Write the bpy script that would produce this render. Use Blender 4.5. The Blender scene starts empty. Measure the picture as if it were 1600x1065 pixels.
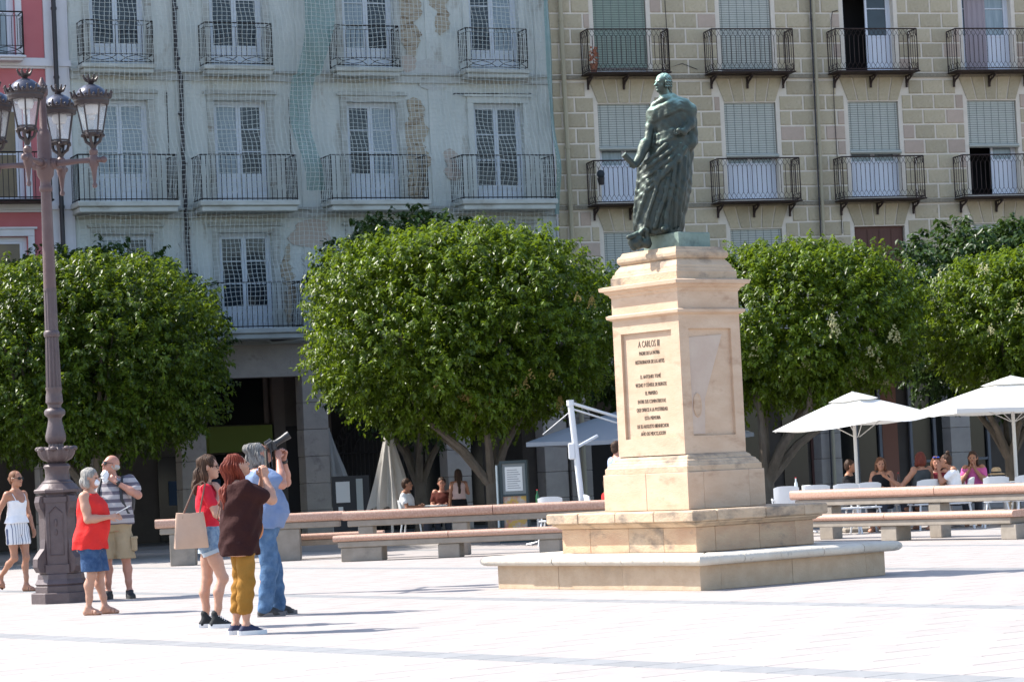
import bpy, math, random
import numpy as np
from mathutils import Vector, Matrix
random.seed(7); np.random.seed(7)
sc = bpy.context.scene
COL = sc.collection
R = math.radians
# ------------------------------------------------------------------ camera
CAM_H, FOC, PITCH, ROLL = 1.39, 4200.0, R(2.73), R(2.72)
cp, sp, cr, sr = math.cos(PITCH), math.sin(PITCH), math.cos(ROLL), math.sin(ROLL)
right, fwd, up = Vector((1,0,0)), Vector((0,cp,sp)), Vector((0,-sp,cp))
xi = right*cr - up*sr          # image right
yi = right*sr + up*cr          # image up
camd = bpy.data.cameras.new('camera'); cam = bpy.data.objects.new('camera', camd); COL.objects.link(cam)
M = Matrix((xi, yi, -fwd)).transposed().to_4x4(); M.translation = (0,0,CAM_H); cam.matrix_world = M
camd.sensor_width = 36.0; camd.lens = FOC/1600*36.0; camd.clip_start = 0.5; camd.clip_end = 3000
sc.camera = cam
camd.dof.use_dof = True; camd.dof.focus_distance = 29.5; camd.dof.aperture_fstop = 11
# ------------------------------------------------------------------ sky, sun, exposure
SUN_EL = R(50); SH = Vector((-0.965, 0.27, 0)).normalized()
SUNV = Vector((SH.x*math.cos(SUN_EL), SH.y*math.cos(SUN_EL), math.sin(SUN_EL)))
w = bpy.data.worlds.new('World'); sc.world = w; w.use_nodes = True
nt = w.node_tree; nt.nodes.clear()
sky = nt.nodes.new('ShaderNodeTexSky'); sky.sky_type = 'NISHITA'; sky.sun_disc = False
sky.sun_elevation = SUN_EL; sky.sun_rotation = math.atan2(SH.x, SH.y); sky.air_density = 1.0; sky.dust_density = 1.2; sky.ozone_density = 1.0
bg = nt.nodes.new('ShaderNodeBackground'); bg.inputs['Strength'].default_value = 0.15
wo = nt.nodes.new('ShaderNodeOutputWorld')
nt.links.new(sky.outputs[0], bg.inputs[0]); nt.links.new(bg.outputs[0], wo.inputs[0])
sl = bpy.data.lights.new('sun', 'SUN'); sl.energy = 4.3; sl.angle = R(0.55); sl.color = (1.0, 0.955, 0.88)
so = bpy.data.objects.new('sun', sl); COL.objects.link(so); so.rotation_euler = (-SUNV).to_track_quat('-Z','Y').to_euler(); so.location = (-30, 40, 60)
sc.view_settings.view_transform = 'Standard'; sc.view_settings.look = 'None'
sc.view_settings.exposure = 1.12; sc.view_settings.gamma = 1.0; sc.view_settings.use_curve_mapping = False
sc.render.engine = 'CYCLES'; sc.cycles.max_bounces = 6; sc.cycles.transparent_max_bounces = 12
sc.cycles.use_denoising = True
# ------------------------------------------------------------------ measuring helpers
def ray(px, py):
    U, V = px-800, py-532.5
    u = U*cr - V*sr; v = U*sr + V*cr
    return Vector((u/FOC, cp + v/FOC*sp, sp - v/FOC*cp))
def at_y(px, py, Y):
    d = ray(px, py); t = Y/d.y; return Vector((d.x*t, Y, d.z*t+CAM_H))
def gnd(px, py, z=0.0):
    d = ray(px, py); t = (z-CAM_H)/d.z; return Vector((d.x*t, d.y*t, z))
# ------------------------------------------------------------------ materials
MATS = {}
def mat(name, col, rough=0.7, col2=None, scale=6.0, bump=0.0, bscale=None, metal=0.0, spec=0.5, detail=6.0, rnd=0.0, stretch=(1,1,1),
        col3=None, t3=(0.55,0.7), scale3=1.2, trans=0.0, alpha=1.0, subs=0.0, wave=None, sheen=0.0, emis=None, brick=None):
    if name in MATS: return MATS[name]
    m = bpy.data.materials.new(name); m.use_nodes = True; MATS[name] = m
    n = m.node_tree.nodes; l = m.node_tree.links; b = n['Principled BSDF']
    b.inputs['Roughness'].default_value = rough; b.inputs['Metallic'].default_value = metal
    b.inputs['Specular IOR Level'].default_value = spec
    if trans: b.inputs['Transmission Weight'].default_value = trans
    if alpha < 1: b.inputs['Alpha'].default_value = alpha
    if sheen: b.inputs['Sheen Weight'].default_value = sheen
    if subs:
        b.inputs['Subsurface Weight'].default_value = subs; b.inputs['Subsurface Radius'].default_value = (0.02,0.008,0.004); b.inputs['Subsurface Scale'].default_value = 0.5
    if emis:
        b.inputs['Emission Color'].default_value = (*emis[0],1); b.inputs['Emission Strength'].default_value = emis[1]
    c4 = lambda c: (*c, 1.0)
    tc = n.new('ShaderNodeTexCoord'); mp = n.new('ShaderNodeMapping'); mp.inputs['Scale'].default_value = stretch
    l.new(tc.outputs['Object'], mp.inputs['Vector'])
    cur = None
    if col2 is not None:
        nz = n.new('ShaderNodeTexNoise'); nz.inputs['Scale'].default_value = scale; nz.inputs['Detail'].default_value = detail; nz.inputs['Roughness'].default_value = 0.62
        l.new(mp.outputs[0], nz.inputs['Vector'])
        cr_ = n.new('ShaderNodeValToRGB'); cr_.color_ramp.elements[0].position = 0.35; cr_.color_ramp.elements[1].position = 0.68
        cr_.color_ramp.elements[0].color = c4(col); cr_.color_ramp.elements[1].color = c4(col2)
        l.new(nz.outputs['Fac'], cr_.inputs[0]); cur = cr_.outputs[0]
    if wave is not None:   # (axis, scale, colour, width)
        ax, ws, wc, wd = wave
        sx = n.new('ShaderNodeSeparateXYZ'); l.new(tc.outputs['Object'], sx.inputs[0])
        m1 = n.new('ShaderNodeMath'); m1.operation = 'MULTIPLY'; m1.inputs[1].default_value = ws; l.new(sx.outputs[ax], m1.inputs[0])
        m2 = n.new('ShaderNodeMath'); m2.operation = 'FRACT'; l.new(m1.outputs[0], m2.inputs[0])
        m3 = n.new('ShaderNodeMath'); m3.operation = 'LESS_THAN'; m3.inputs[1].default_value = wd; l.new(m2.outputs[0], m3.inputs[0])
        mx = n.new('ShaderNodeMix'); mx.data_type = 'RGBA'; l.new(m3.outputs[0], mx.inputs[0])
        if cur is None: mx.inputs[6].default_value = c4(col)
        else: l.new(cur, mx.inputs[6])
        mx.inputs[7].default_value = c4(wc); cur = mx.outputs[2]
    if col3 is not None:
        n3 = n.new('ShaderNodeTexNoise'); n3.inputs['Scale'].default_value = scale3; n3.inputs['Detail'].default_value = 8; n3.inputs['Roughness'].default_value = 0.65
        l.new(mp.outputs[0], n3.inputs['Vector'])
        r3 = n.new('ShaderNodeMapRange'); r3.inputs[1].default_value = t3[0]; r3.inputs[2].default_value = t3[1]; l.new(n3.outputs['Fac'], r3.inputs[0])
        mx = n.new('ShaderNodeMix'); mx.data_type = 'RGBA'; l.new(r3.outputs[0], mx.inputs[0])
        if cur is None: mx.inputs[6].default_value = c4(col)
        else: l.new(cur, mx.inputs[6])
        mx.inputs[7].default_value = c4(col3); cur = mx.outputs[2]
    if rnd:
        oi = n.new('ShaderNodeObjectInfo'); mr = n.new('ShaderNodeMapRange'); mr.inputs[3].default_value = 1-rnd; mr.inputs[4].default_value = 1+rnd
        l.new(oi.outputs['Random'], mr.inputs[0])
        mm = n.new('ShaderNodeVectorMath'); mm.operation = 'SCALE'
        if cur is None: mm.inputs[0].default_value = col
        else: l.new(cur, mm.inputs[0])
        l.new(mr.outputs[0], mm.inputs['Scale']); cur = mm.outputs[0]
    if cur is None: b.inputs['Base Color'].default_value = c4(col)
    else: l.new(cur, b.inputs['Base Color'])
    if bump:
        nb = n.new('ShaderNodeTexNoise'); nb.inputs['Scale'].default_value = bscale or scale*3; nb.inputs['Detail'].default_value = 8
        l.new(mp.outputs[0], nb.inputs['Vector'])
        bp = n.new('ShaderNodeBump'); bp.inputs['Strength'].default_value = 0.9; bp.inputs['Distance'].default_value = bump
        l.new(nb.outputs['Fac'], bp.inputs['Height']); l.new(bp.outputs[0], b.inputs['Normal'])
    return m
# ------------------------------------------------------------------ mesh helpers
class MB:
    def __init__(s): s.v=[]; s.f=[]; s.m=[]; s.mats=[]
    def mi(s, m):
        if m is None: return 0
        if m not in s.mats: s.mats.append(m)
        return s.mats.index(m)
    def add(s, vs, fs, m=None):
        o=len(s.v); s.v += [tuple(v) for v in vs]; s.f += [tuple(i+o for i in f) for f in fs]; s.m += [s.mi(m)]*len(fs)
    def box(s, x0,x1,y0,y1,z0,z1, m=None):
        s.add([(x0,y0,z0),(x1,y0,z0),(x1,y1,z0),(x0,y1,z0),(x0,y0,z1),(x1,y0,z1),(x1,y1,z1),(x0,y1,z1)],
              [(0,3,2,1),(4,5,6,7),(0,1,5,4),(1,2,6,5),(2,3,7,6),(3,0,4,7)], m)
    def bbox(s, x0,x1,y0,y1,z0,z1, b=0.01, m=None):   # bevelled box
        prof=[(b,z0),(0,z0+b),(0,z1-b),(b,z1)]
        vs=[];fs=[]
        for (i,z) in prof:
            c=b*0.6 if i==0 else b*0.3
            X0,X1,Y0,Y1=x0+i,x1-i,y0+i,y1-i
            vs+=[(X0+c,Y0,z),(X1-c,Y0,z),(X1,Y0+c,z),(X1,Y1-c,z),(X1-c,Y1,z),(X0+c,Y1,z),(X0,Y1-c,z),(X0,Y0+c,z)]
        for k in range(3):
            for j in range(8): a=k*8+j; bb=k*8+(j+1)%8; fs.append((a,bb,bb+8,a+8))
        fs.append(tuple(range(7,-1,-1))); fs.append(tuple(range(24,32)))
        s.add(vs,fs,m)
    def prism(s, poly, y0, y1, m=None):      # poly in (x,z), extruded in y; counter-clockwise seen from -y
        n=len(poly); vs=[(x,y0,z) for x,z in poly]+[(x,y1,z) for x,z in poly]
        fs=[tuple(range(n)), tuple(range(2*n-1,n-1,-1))]+[(i,i+n,(i+1)%n+n,(i+1)%n) for i in range(n)]
        s.add(vs,fs,m)
    def prismz(s, poly, z0, z1, m=None):
        n=len(poly); vs=[(x,y,z0) for x,y in poly]+[(x,y,z1) for x,y in poly]
        fs=[tuple(range(n-1,-1,-1)), tuple(range(n,2*n))]+[(i,(i+1)%n,(i+1)%n+n,i+n) for i in range(n)]
        s.add(vs,fs,m)
    def tube(s, pts, r, n=6, m=None, cap=True):
        pts=[Vector(p) for p in pts]; rs = r if hasattr(r,'__len__') else [r]*len(pts)
        vs=[]; pu=None
        for i,p in enumerate(pts):
            t=(pts[min(i+1,len(pts)-1)]-pts[max(i-1,0)]).normalized()
            if pu is None:
                a=Vector((0,0,1)) if abs(t.z)<0.9 else Vector((1,0,0)); u=t.cross(a).normalized()
            else:
                u=pu-t*pu.dot(t); u = u.normalized() if u.length>1e-6 else t.orthogonal().normalized()
            pu=u; q=t.cross(u)
            for k in range(n):
                an=2*math.pi*k/n; vs.append(p+(u*math.cos(an)+q*math.sin(an))*rs[i])
        fs=[]
        for i in range(len(pts)-1):
            for k in range(n):
                a=i*n+k; b=i*n+(k+1)%n; fs.append((a,b,b+n,a+n))
        if cap: fs.append(tuple(range(n-1,-1,-1))); L=(len(pts)-1)*n; fs.append(tuple(range(L,L+n)))
        s.add(vs,fs,m)
    def lathe(s, prof, n=24, m=None, c=(0,0,0), flute=0, fd=0.0, ph=0.0, cap=True):
        vs=[];fs=[]
        for (r,z) in prof:
            for k in range(n):
                a=2*math.pi*k/n+ph; rr=r*(1-fd*(0.5+0.5*math.cos(flute*a))) if flute else r
                vs.append((c[0]+rr*math.cos(a),c[1]+rr*math.sin(a),c[2]+z))
        for i in range(len(prof)-1):
            for k in range(n):
                a=i*n+k;b=i*n+(k+1)%n; fs.append((a,b,b+n,a+n))
        if cap: fs.append(tuple(range(n-1,-1,-1))); L=(len(prof)-1)*n; fs.append(tuple(range(L,L+n)))
        s.add(vs,fs,m)
    def ring(s, prof, A, B, m=None, cap=True):    # rectangular mouldings: prof = (inset, z)
        vs=[];fs=[]
        for (i,z) in prof:
            a,b=A-i,B-i; vs+=[(-a,-b,z),(a,-b,z),(a,b,z),(-a,b,z)]
        for k in range(len(prof)-1):
            for j in range(4): a=k*4+j;b=k*4+(j+1)%4; fs.append((a,b,b+4,a+4))
        if cap: fs.append((3,2,1,0)); L=(len(prof)-1)*4; fs.append((L,L+1,L+2,L+3))
        s.add(vs,fs,m)
    def ball(s, c, r, n=10, m=None):
        rr = r if hasattr(r,'__len__') else (r,r,r); h=n//2+1
        vs=[(c[0],c[1],c[2]-rr[2])]; fs=[]
        for i in range(1,h):
            th=math.pi*i/h
            for k in range(n):
                a=2*math.pi*k/n; vs.append((c[0]+rr[0]*math.sin(th)*math.cos(a),c[1]+rr[1]*math.sin(th)*math.sin(a),c[2]-rr[2]*math.cos(th)))
        vs.append((c[0],c[1],c[2]+rr[2])); L=len(vs)-1
        for k in range(n): fs.append((0,1+(k+1)%n,1+k)); fs.append((L,L-n+k,L-n+(k+1)%n))
        for i in range(h-2):
            for k in range(n): a=1+i*n+k;b=1+i*n+(k+1)%n; fs.append((a,b,b+n,a+n))
        s.add(vs,fs,m)
    def mesh(s, name, m=None, smooth=False):
        me=bpy.data.meshes.new(name); me.from_pydata(s.v,[],s.f)
        ms = s.mats or ([m] if m else [])
        if m and s.mats and m not in s.mats and None: pass
        for q in ms: me.materials.append(q)
        if len(ms)>1: me.polygons.foreach_set('material_index', s.m)
        if smooth:
            me.polygons.foreach_set('use_smooth',[True]*len(me.polygons))
            try: me.set_sharp_from_angle(angle=R(38))
            except Exception: pass
        me.update(); return me
    def build(s, name, m=None, parent=None, smooth=False, loc=(0,0,0), rot=(0,0,0)):
        return link(name, s.mesh(name,m,smooth), parent, loc, rot)
def link(name, me, parent=None, loc=(0,0,0), rot=(0,0,0)):
    o=bpy.data.objects.new(name, me); COL.objects.link(o); o.location=loc; o.rotation_euler=rot
    if parent is not None: o.parent=parent
    return o
def tag(o, label=None, cat=None, group=None, kind=None):
    if label: o['label']=label
    if cat: o['category']=cat
    if group: o['group']=group
    if kind: o['kind']=kind
    return o
def thing(name, label, cat, loc=(0,0,0), rz=0.0, group=None):
    o=bpy.data.objects.new(name,None); COL.objects.link(o); o.location=loc; o.rotation_euler=(0,0,rz); o.empty_display_size=0.2
    return tag(o,label,cat,group)
def kids(o): return [c for c in bpy.data.objects if c.parent==o]
def copy_tree(o, kidmap=None):
    def rec(x, par):
        c=x.copy(); COL.objects.link(c); c.parent=par
        for ch in x.children: rec(ch,c)
        return c
    return rec(o,None)
# ------------------------------------------------------------------ implicit surfaces (bodies, cloth, bronze)
def V3(a): return np.array(a,dtype=np.float32)
def prim_box(p):
    k=p[0]
    if k=='c': a,b,ra,rb=V3(p[1]),V3(p[2]),p[3],p[4]; r=max(ra,rb); return np.minimum(a,b)-r, np.maximum(a,b)+r
    if k=='e': c=V3(p[1]); r=max(p[2]); return c-r, c+r
    if k=='l':
        rows=np.array(p[1]); z=rows[:,0]
        return np.array([(rows[:,1]-rows[:,3]).min(),(rows[:,2]-rows[:,4]).min(),z[0]]), np.array([(rows[:,1]+rows[:,3]).max(),(rows[:,2]+rows[:,4]).max(),z[-1]])
def prim_d(p,X,Y,Z):
    k=p[0]
    if k=='c':
        a,b,ra,rb=V3(p[1]),V3(p[2]),p[3],p[4]; d=b-a; dd=float(d@d)+1e-9
        t=((X-a[0])*d[0]+(Y-a[1])*d[1]+(Z-a[2])*d[2])/dd; t=np.clip(t,0,1)
        return np.sqrt((X-a[0]-t*d[0])**2+(Y-a[1]-t*d[1])**2+(Z-a[2]-t*d[2])**2)-(ra+(rb-ra)*t)
    if k=='e':
        c=V3(p[1]); r=p[2]; x,y,z=X-c[0],Y-c[1],Z-c[2]
        if len(p)>3 and p[3] is not None:
            Rm=np.array(p[3],dtype=np.float32); x,y,z=(Rm[0,0]*x+Rm[1,0]*y+Rm[2,0]*z, Rm[0,1]*x+Rm[1,1]*y+Rm[2,1]*z, Rm[0,2]*x+Rm[1,2]*y+Rm[2,2]*z)
        q=np.sqrt((x/r[0])**2+(y/r[1])**2+(z/r[2])**2); g=np.sqrt((x/r[0]**2)**2+(y/r[1]**2)**2+(z/r[2]**2)**2)+1e-6
        return q*(q-1)/g
    if k=='l':
        rows=np.array(p[1],dtype=np.float32); z=Z
        cx=np.interp(z,rows[:,0],rows[:,1]);cy=np.interp(z,rows[:,0],rows[:,2]);ax=np.interp(z,rows[:,0],rows[:,3]);ay=np.interp(z,rows[:,0],rows[:,4])
        q=np.sqrt(((X-cx)/ax)**2+((Y-cy)/ay)**2); d=(q-1)*np.minimum(ax,ay)*0.9
        return np.maximum(d, np.maximum(rows[0,0]-z, z-rows[-1,0]))
def sdf_mesh(name, prims, h=0.01, k=0.02, disp=None, clip=None, subs=(), inflate=0.0, smooth_it=0):
    lo=np.min([prim_box(p)[0] for p in prims],axis=0)-0.03-inflate; hi=np.max([prim_box(p)[1] for p in prims],axis=0)+0.03+inflate
    n=np.ceil((hi-lo)/h).astype(int)+2
    S=np.full(n,0.08,dtype=np.float32)
    xs=[(lo[i]+h*np.arange(n[i])).astype(np.float32) for i in range(3)]
    def region(p,mg):
        a,b=prim_box(p); i0=np.clip(((a-mg-lo)/h).astype(int),0,n); i1=np.clip(((b+mg-lo)/h).astype(int)+2,0,n)
        return tuple(slice(i0[i],i1[i]) for i in range(3))
    for p in prims:
        kk = p[5] if (p[0]=='c' and len(p)>5) else k
        sl_=region(p,inflate+kk+0.03)
        X=xs[0][sl_[0]][:,None,None];Y=xs[1][sl_[1]][None,:,None];Z=xs[2][sl_[2]][None,None,:]
        d=(prim_d(p,X,Y,Z)-inflate).astype(np.float32); o=S[sl_]
        hh=np.maximum(kk-np.abs(o-d),0)/kk; S[sl_]=np.minimum(o,d)-hh*hh*kk*0.25
    for p in subs:
        sl_=region(p,0.03)
        X=xs[0][sl_[0]][:,None,None];Y=xs[1][sl_[1]][None,:,None];Z=xs[2][sl_[2]][None,None,:]
        S[sl_]=np.maximum(S[sl_],-prim_d(p,X,Y,Z))
    G=(xs[0][:,None,None],xs[1][None,:,None],xs[2][None,None,:])
    if disp is not None: S=S+disp(*G).astype(np.float32)
    if clip is not None:
        for c in clip(*G): S=np.maximum(S,c)
    S[0]=S[-1]=0.08;S[:,0]=S[:,-1]=0.08;S[:,:,0]=S[:,:,-1]=0.08
    ins=S<0
    c=[ins[dx:n[0]-1+dx,dy:n[1]-1+dy,dz:n[2]-1+dz] for dx in (0,1) for dy in (0,1) for dz in (0,1)]
    al=np.logical_and.reduce(c); an=np.logical_or.reduce(c); act=an&~al
    idx=np.argwhere(act); cid=np.full(act.shape,-1,dtype=np.int64); cid[act]=np.arange(len(idx))
    offs=np.array([(dx,dy,dz) for dx in (0,1) for dy in (0,1) for dz in (0,1)])
    cv=np.stack([S[idx[:,0]+o[0],idx[:,1]+o[1],idx[:,2]+o[2]] for o in offs],1)
    acc=np.zeros((len(idx),3));cnt=np.zeros(len(idx))
    for i in range(8):
        for j in range(i+1,8):
            if np.abs(offs[i]-offs[j]).sum()!=1: continue
            a,b=cv[:,i],cv[:,j]; mk=(a<0)!=(b<0); t=np.where(mk,a/(a-b+1e-12),0)
            acc+=np.where(mk[:,None], offs[i]+(offs[j]-offs[i])*t[:,None],0); cnt+=mk
    vert=lo+h*(idx+acc/np.maximum(cnt,1)[:,None])
    fs=[]
    for ax in range(3):
        a=[slice(None)]*3;b=[slice(None)]*3; a[ax]=slice(0,-1);b[ax]=slice(1,None)
        ia,ib=ins[tuple(a)],ins[tuple(b)]; e=np.argwhere(ia!=ib)
        if not len(e): continue
        fl=ia[e[:,0],e[:,1],e[:,2]]
        u,v=[(1,2),(2,0),(0,1)][ax]
        def cc(du,dv):
            q=e.copy(); q[:,u]+=du; q[:,v]+=dv; return cid[q[:,0],q[:,1],q[:,2]]
        q=np.stack([cc(-1,-1),cc(0,-1),cc(0,0),cc(-1,0)],1)
        q[~fl]=q[~fl][:,::-1]; fs.append(q)
    F=np.concatenate(fs); F=F[(F>=0).all(1)]
    for _ in range(smooth_it):
        ac=np.zeros_like(vert);ct=np.zeros(len(vert))
        for i in range(4):
            np.add.at(ac,F[:,i],vert[F[:,(i+1)%4]]);np.add.at(ct,F[:,i],1)
            np.add.at(ac,F[:,(i+1)%4],vert[F[:,i]]);np.add.at(ct,F[:,(i+1)%4],1)
        vert=vert*0.5+0.5*ac/np.maximum(ct,1)[:,None]
    return np_mesh(name,vert,F,True)
def np_mesh(name, vert, F, smooth=False):
    me=bpy.data.meshes.new(name); nf=len(F); k=F.shape[1]
    me.vertices.add(len(vert)); me.vertices.foreach_set('co',np.asarray(vert,dtype=np.float32).ravel())
    me.loops.add(nf*k); me.loops.foreach_set('vertex_index',F.ravel().astype(np.int32))
    me.polygons.add(nf); me.polygons.foreach_set('loop_start',(np.arange(nf)*k).astype(np.int32))
    if smooth: me.polygons.foreach_set('use_smooth',np.ones(nf,dtype=bool))
    me.update(calc_edges=True); return me
def obj(name, me, m, parent=None, loc=(0,0,0), rot=(0,0,0)):
    if m is not None and not me.materials: me.materials.append(m)
    return link(name,me,parent,loc,rot)
# ================================================================== GROUND
YAW = R(-52.6); eu = Vector((math.cos(YAW), math.sin(YAW),0)); ev = Vector((-math.sin(YAW), math.cos(YAW),0))
m_joint = mat('paving_joint', (0.24,0.20,0.185), 0.9, (0.30,0.26,0.24), 3)
m_slab = mat('paving_slab', (0.325,0.29,0.27), 0.75, (0.385,0.35,0.33), 2.5, rnd=0.055, bump=0.0015, bscale=60, col3=(0.30,0.265,0.24), t3=(0.56,0.78), scale3=0.9)
m_band = mat('paving_band', (0.225,0.225,0.225), 0.7, (0.265,0.265,0.265), 9, rnd=0.08, bump=0.002)
mb = MB(); mb.add([(-400,-60,-0.014),(400,-60,-0.014),(400,900,-0.014),(-400,900,-0.014)],[(0,1,2,3)]); tag(mb.build('plaza_ground', m_joint), kind='structure')
pav = bpy.data.objects.new('plaza_pavement', None); COL.objects.link(pav); pav.rotation_euler=(0,0,YAW); tag(pav, kind='structure')
def slab_mesh(name, L, W, m):
    b=MB(); e=0.004; b.add([(0,0,-0.012),(L,0,-0.012),(L,W,-0.012),(0,W,-0.012),(e,e,0),(L-e,e,0),(L-e,W-e,0),(e,W-e,0)],
        [(4,5,6,7),(0,1,5,4),(1,2,6,5),(2,3,7,6),(3,0,4,7)]); return b.mesh(name,m)
bands=[6.55,12.03,17.5,22.98,28.46,33.94,39.42]
RW=(5.47-0.39)/9; me_s=slab_mesh('paving_slab',0.892,RW-0.008,m_slab); me_b=slab_mesh('band_slab',0.44,0.382,m_band)
cand=[]
for bi,b0 in enumerate(bands):
    for k in range(-150,12):
        cand.append((k*0.446, b0-0.195,'b'))
    for r in range(9):
        v=b0+0.195+r*RW
        for k in range(-75,8): cand.append((k*0.9+(0.45 if r%2 else 0.0)+0.13*(bi%2), v,'s'))
def infr(x,y,mg=0.6): return y>12 and abs(x) < y*0.1905+mg
near=[];far=[]
for u_,v_,t in cand:
    p=eu*u_+ev*v_
    if p.y<12 or p.y>64 or abs(p.x)>16: continue
    (near if infr(p.x,p.y) and p.y>15.2 else far).append((p.y,u_,v_,t))
near.sort(); 
for i,(y,u_,v_,t) in enumerate(near[:290]):
    o=link('paving_slab' if t=='s' else 'band_slab', me_s if t=='s' else me_b, pav, (u_,v_,0))
fb=MB()
for (y,u_,v_,t) in near[290:]+far:
    L,W=(0.892,RW-0.008) if t=='s' else (0.44,0.382); e=0.004
    fb.add([(u_,v_,-0.012),(u_+L,v_,-0.012),(u_+L,v_+W,-0.012),(u_,v_+W,-0.012),(u_+e,v_+e,0),(u_+L-e,v_+e,0),(u_+L-e,v_+W-e,0),(u_+e,v_+W-e,0)],
        [(4,5,6,7),(0,1,5,4),(1,2,6,5),(2,3,7,6),(3,0,4,7)], m_slab if t=='s' else m_band)
tag(fb.build('distant_slabs', None, pav), kind='stuff')
fb=MB(); fb.add([(-60,61.5,-0.006),(60,61.5,-0.006),(60,75,-0.006),(-60,75,-0.006)],[(0,1,2,3)])
tag(fb.build('arcade_pavement', mat('arcade_paving',(0.24,0.22,0.20),0.8,(0.3,0.28,0.25),4)), kind='structure')
# ================================================================== MONUMENT
m_sand = mat('golden_sandstone', (0.52,0.365,0.25), 0.85, (0.59,0.44,0.315), 3.0, bump=0.004, bscale=40, rnd=0.05, stretch=(1,1,2.2), col3=(0.38,0.235,0.15), t3=(0.55,0.74), scale3=2.1)
m_sandw = mat('weathered_sandstone', (0.46,0.33,0.22), 0.9, (0.53,0.405,0.285), 4.0, bump=0.008, bscale=30, rnd=0.06, stretch=(1,1,1.6), col3=(0.15,0.125,0.105), t3=(0.50,0.70), scale3=2.4)
m_limes = mat('worn_limestone', (0.52,0.46,0.38), 0.9, (0.60,0.55,0.47), 5.0, bump=0.010, bscale=26, rnd=0.05, col3=(0.26,0.23,0.20), t3=(0.60,0.74), scale3=5)
m_basew = mat('base_limestone', (0.46,0.335,0.225), 0.9, (0.53,0.405,0.285), 6.0, bump=0.006, bscale=50, rnd=0.06, col3=(0.36,0.28,0.20), t3=(0.6,0.8), scale3=2)
m_pinks = mat('reddish_sandstone', (0.48,0.31,0.20), 0.9, (0.56,0.40,0.26), 3.0, bump=0.007, bscale=34, rnd=0.07, stretch=(1,1,2), col3=(0.17,0.14,0.12), t3=(0.56,0.74), scale3=2.2)
MX,MY=1.903,31.11
mon = thing('stone_pedestal','tall golden sandstone pedestal on stepped base carrying the bronze statue and an inscription','pedestal',(MX,MY,0),YAW)
def course(name, A, B, z0, z1, L, depth, m, gap=0.006, b=0.012, jitter=0.003, off=0.0, mats=None):
    """ring of separate stones round a rectangle"""
    for side in range(4):
        half,dist = (A,B) if side in (0,2) else (B,A)
        full=2*half if side in (0,2) else 2*(half-depth)
        n=max(1,round(full/L)); cuts=[-full/2+full*i/n+(random.uniform(-.12,.12)*L if 0<i<n else 0) for i in range(n+1)]
        for i in range(n):
            j=random.uniform(-jitter,jitter)
            mb=MB(); mb.bbox(cuts[i]+gap/2,cuts[i+1]-gap/2,-dist-j,-dist+depth,z0,z1+j*0.5,b)
            o=mb.build(name, random.choice(mats) if mats else m, mon, rot=(0,0,side*math.pi/2))
A0,B0=1.80,1.39
fnd=MB(); fnd.box(-A0+0.2,A0-0.2,-B0+0.2,B0-0.2,0,0.27); fnd.build('step_core',m_basew,mon)
course('step_block',A0,B0,0.0,0.268,1.25,0.3,m_basew,gap=0.003,b=0.004)
# rounded coping stones of the lower step
def coping(A,B,z0,z1,L,depth):
    prof=[(0.02,0)]
    for side in range(4):
        half,dist=(A,B) if side in (0,2) else (B,A)
        full=2*half; n=round(full/L)
        cuts=[-full/2+full*i/n+(random.uniform(-.1,.1)*L if 0<i<n else 0) for i in range(n+1)]
        for i in range(n):
            x0,x1=cuts[i]+0.004,cuts[i+1]-0.004; j=random.uniform(-.006,.006); d=dist+j
            h=z1-z0; pts=[]
            for k in range(7):
                a=-math.pi/2+math.pi*k/6; pts.append((-(d-h/2)-h/2*math.cos(a)*1.15, z0+h/2+h/2*math.sin(a)))
            pts.append((-(d-depth),z1)); pts.append((-(d-depth),z0))
            mb=MB(); vs=[];
            for xx in (x0,x1):
                for (y,z) in pts:
                    # mitre at the two ends of the side
                    X=xx
                    if i==0 and xx==x0: X=-(-y)+ (0) if False else -( -y) 
                    if i==0 and xx==x0: X=y+ (dist-half)*1.0
                    if i==n-1 and xx==x1: X=-y-(dist-half)
                    vs.append((X,y,z))
            n_=len(pts); fs=[tuple(range(n_)),tuple(range(2*n_-1,n_-1,-1))]+[(q,q+n_,(q+1)%n_+n_,(q+1)%n_) for q in range(n_)]
            mb.add(vs,fs); mb.build('coping_stone',m_limes,mon,smooth=True,rot=(0,0,side*math.pi/2))
coping(1.95,1.52,0.270,0.382,0.62,0.62)
fl=MB(); fl.box(-1.36,1.36,-0.94,0.94,0.27,0.376); fl.build('step_paving',m_limes,mon)
A1,B1=1.19,0.885
cb=MB(); cb.box(-A1+.25,A1-.25,-B1+.25,B1-.25,0.377,0.72); cb.build('inner_core',m_sandw,mon)
course('base_block',A1,B1,0.384,0.66,0.66,0.28,None,gap=0.004,b=0.006,mats=[m_pinks,m_pinks,m_sandw])
mb=MB(); mb.ring([(0.0,0.662),(-0.02,0.668),(-0.045,0.69),(-0.075,0.70),(-0.08,0.718)],A1,B1); mb.build('bed_moulding',m_sandw,mon)
course('slab_block',1.305,1.02,0.722,0.845,0.72,0.36,m_sandw,gap=0.004,b=0.014)
mb=MB(); mb.box(-0.95,0.95,-0.67,0.67,0.74,0.842); mb.build('slab_core',m_sandw,mon)
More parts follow.
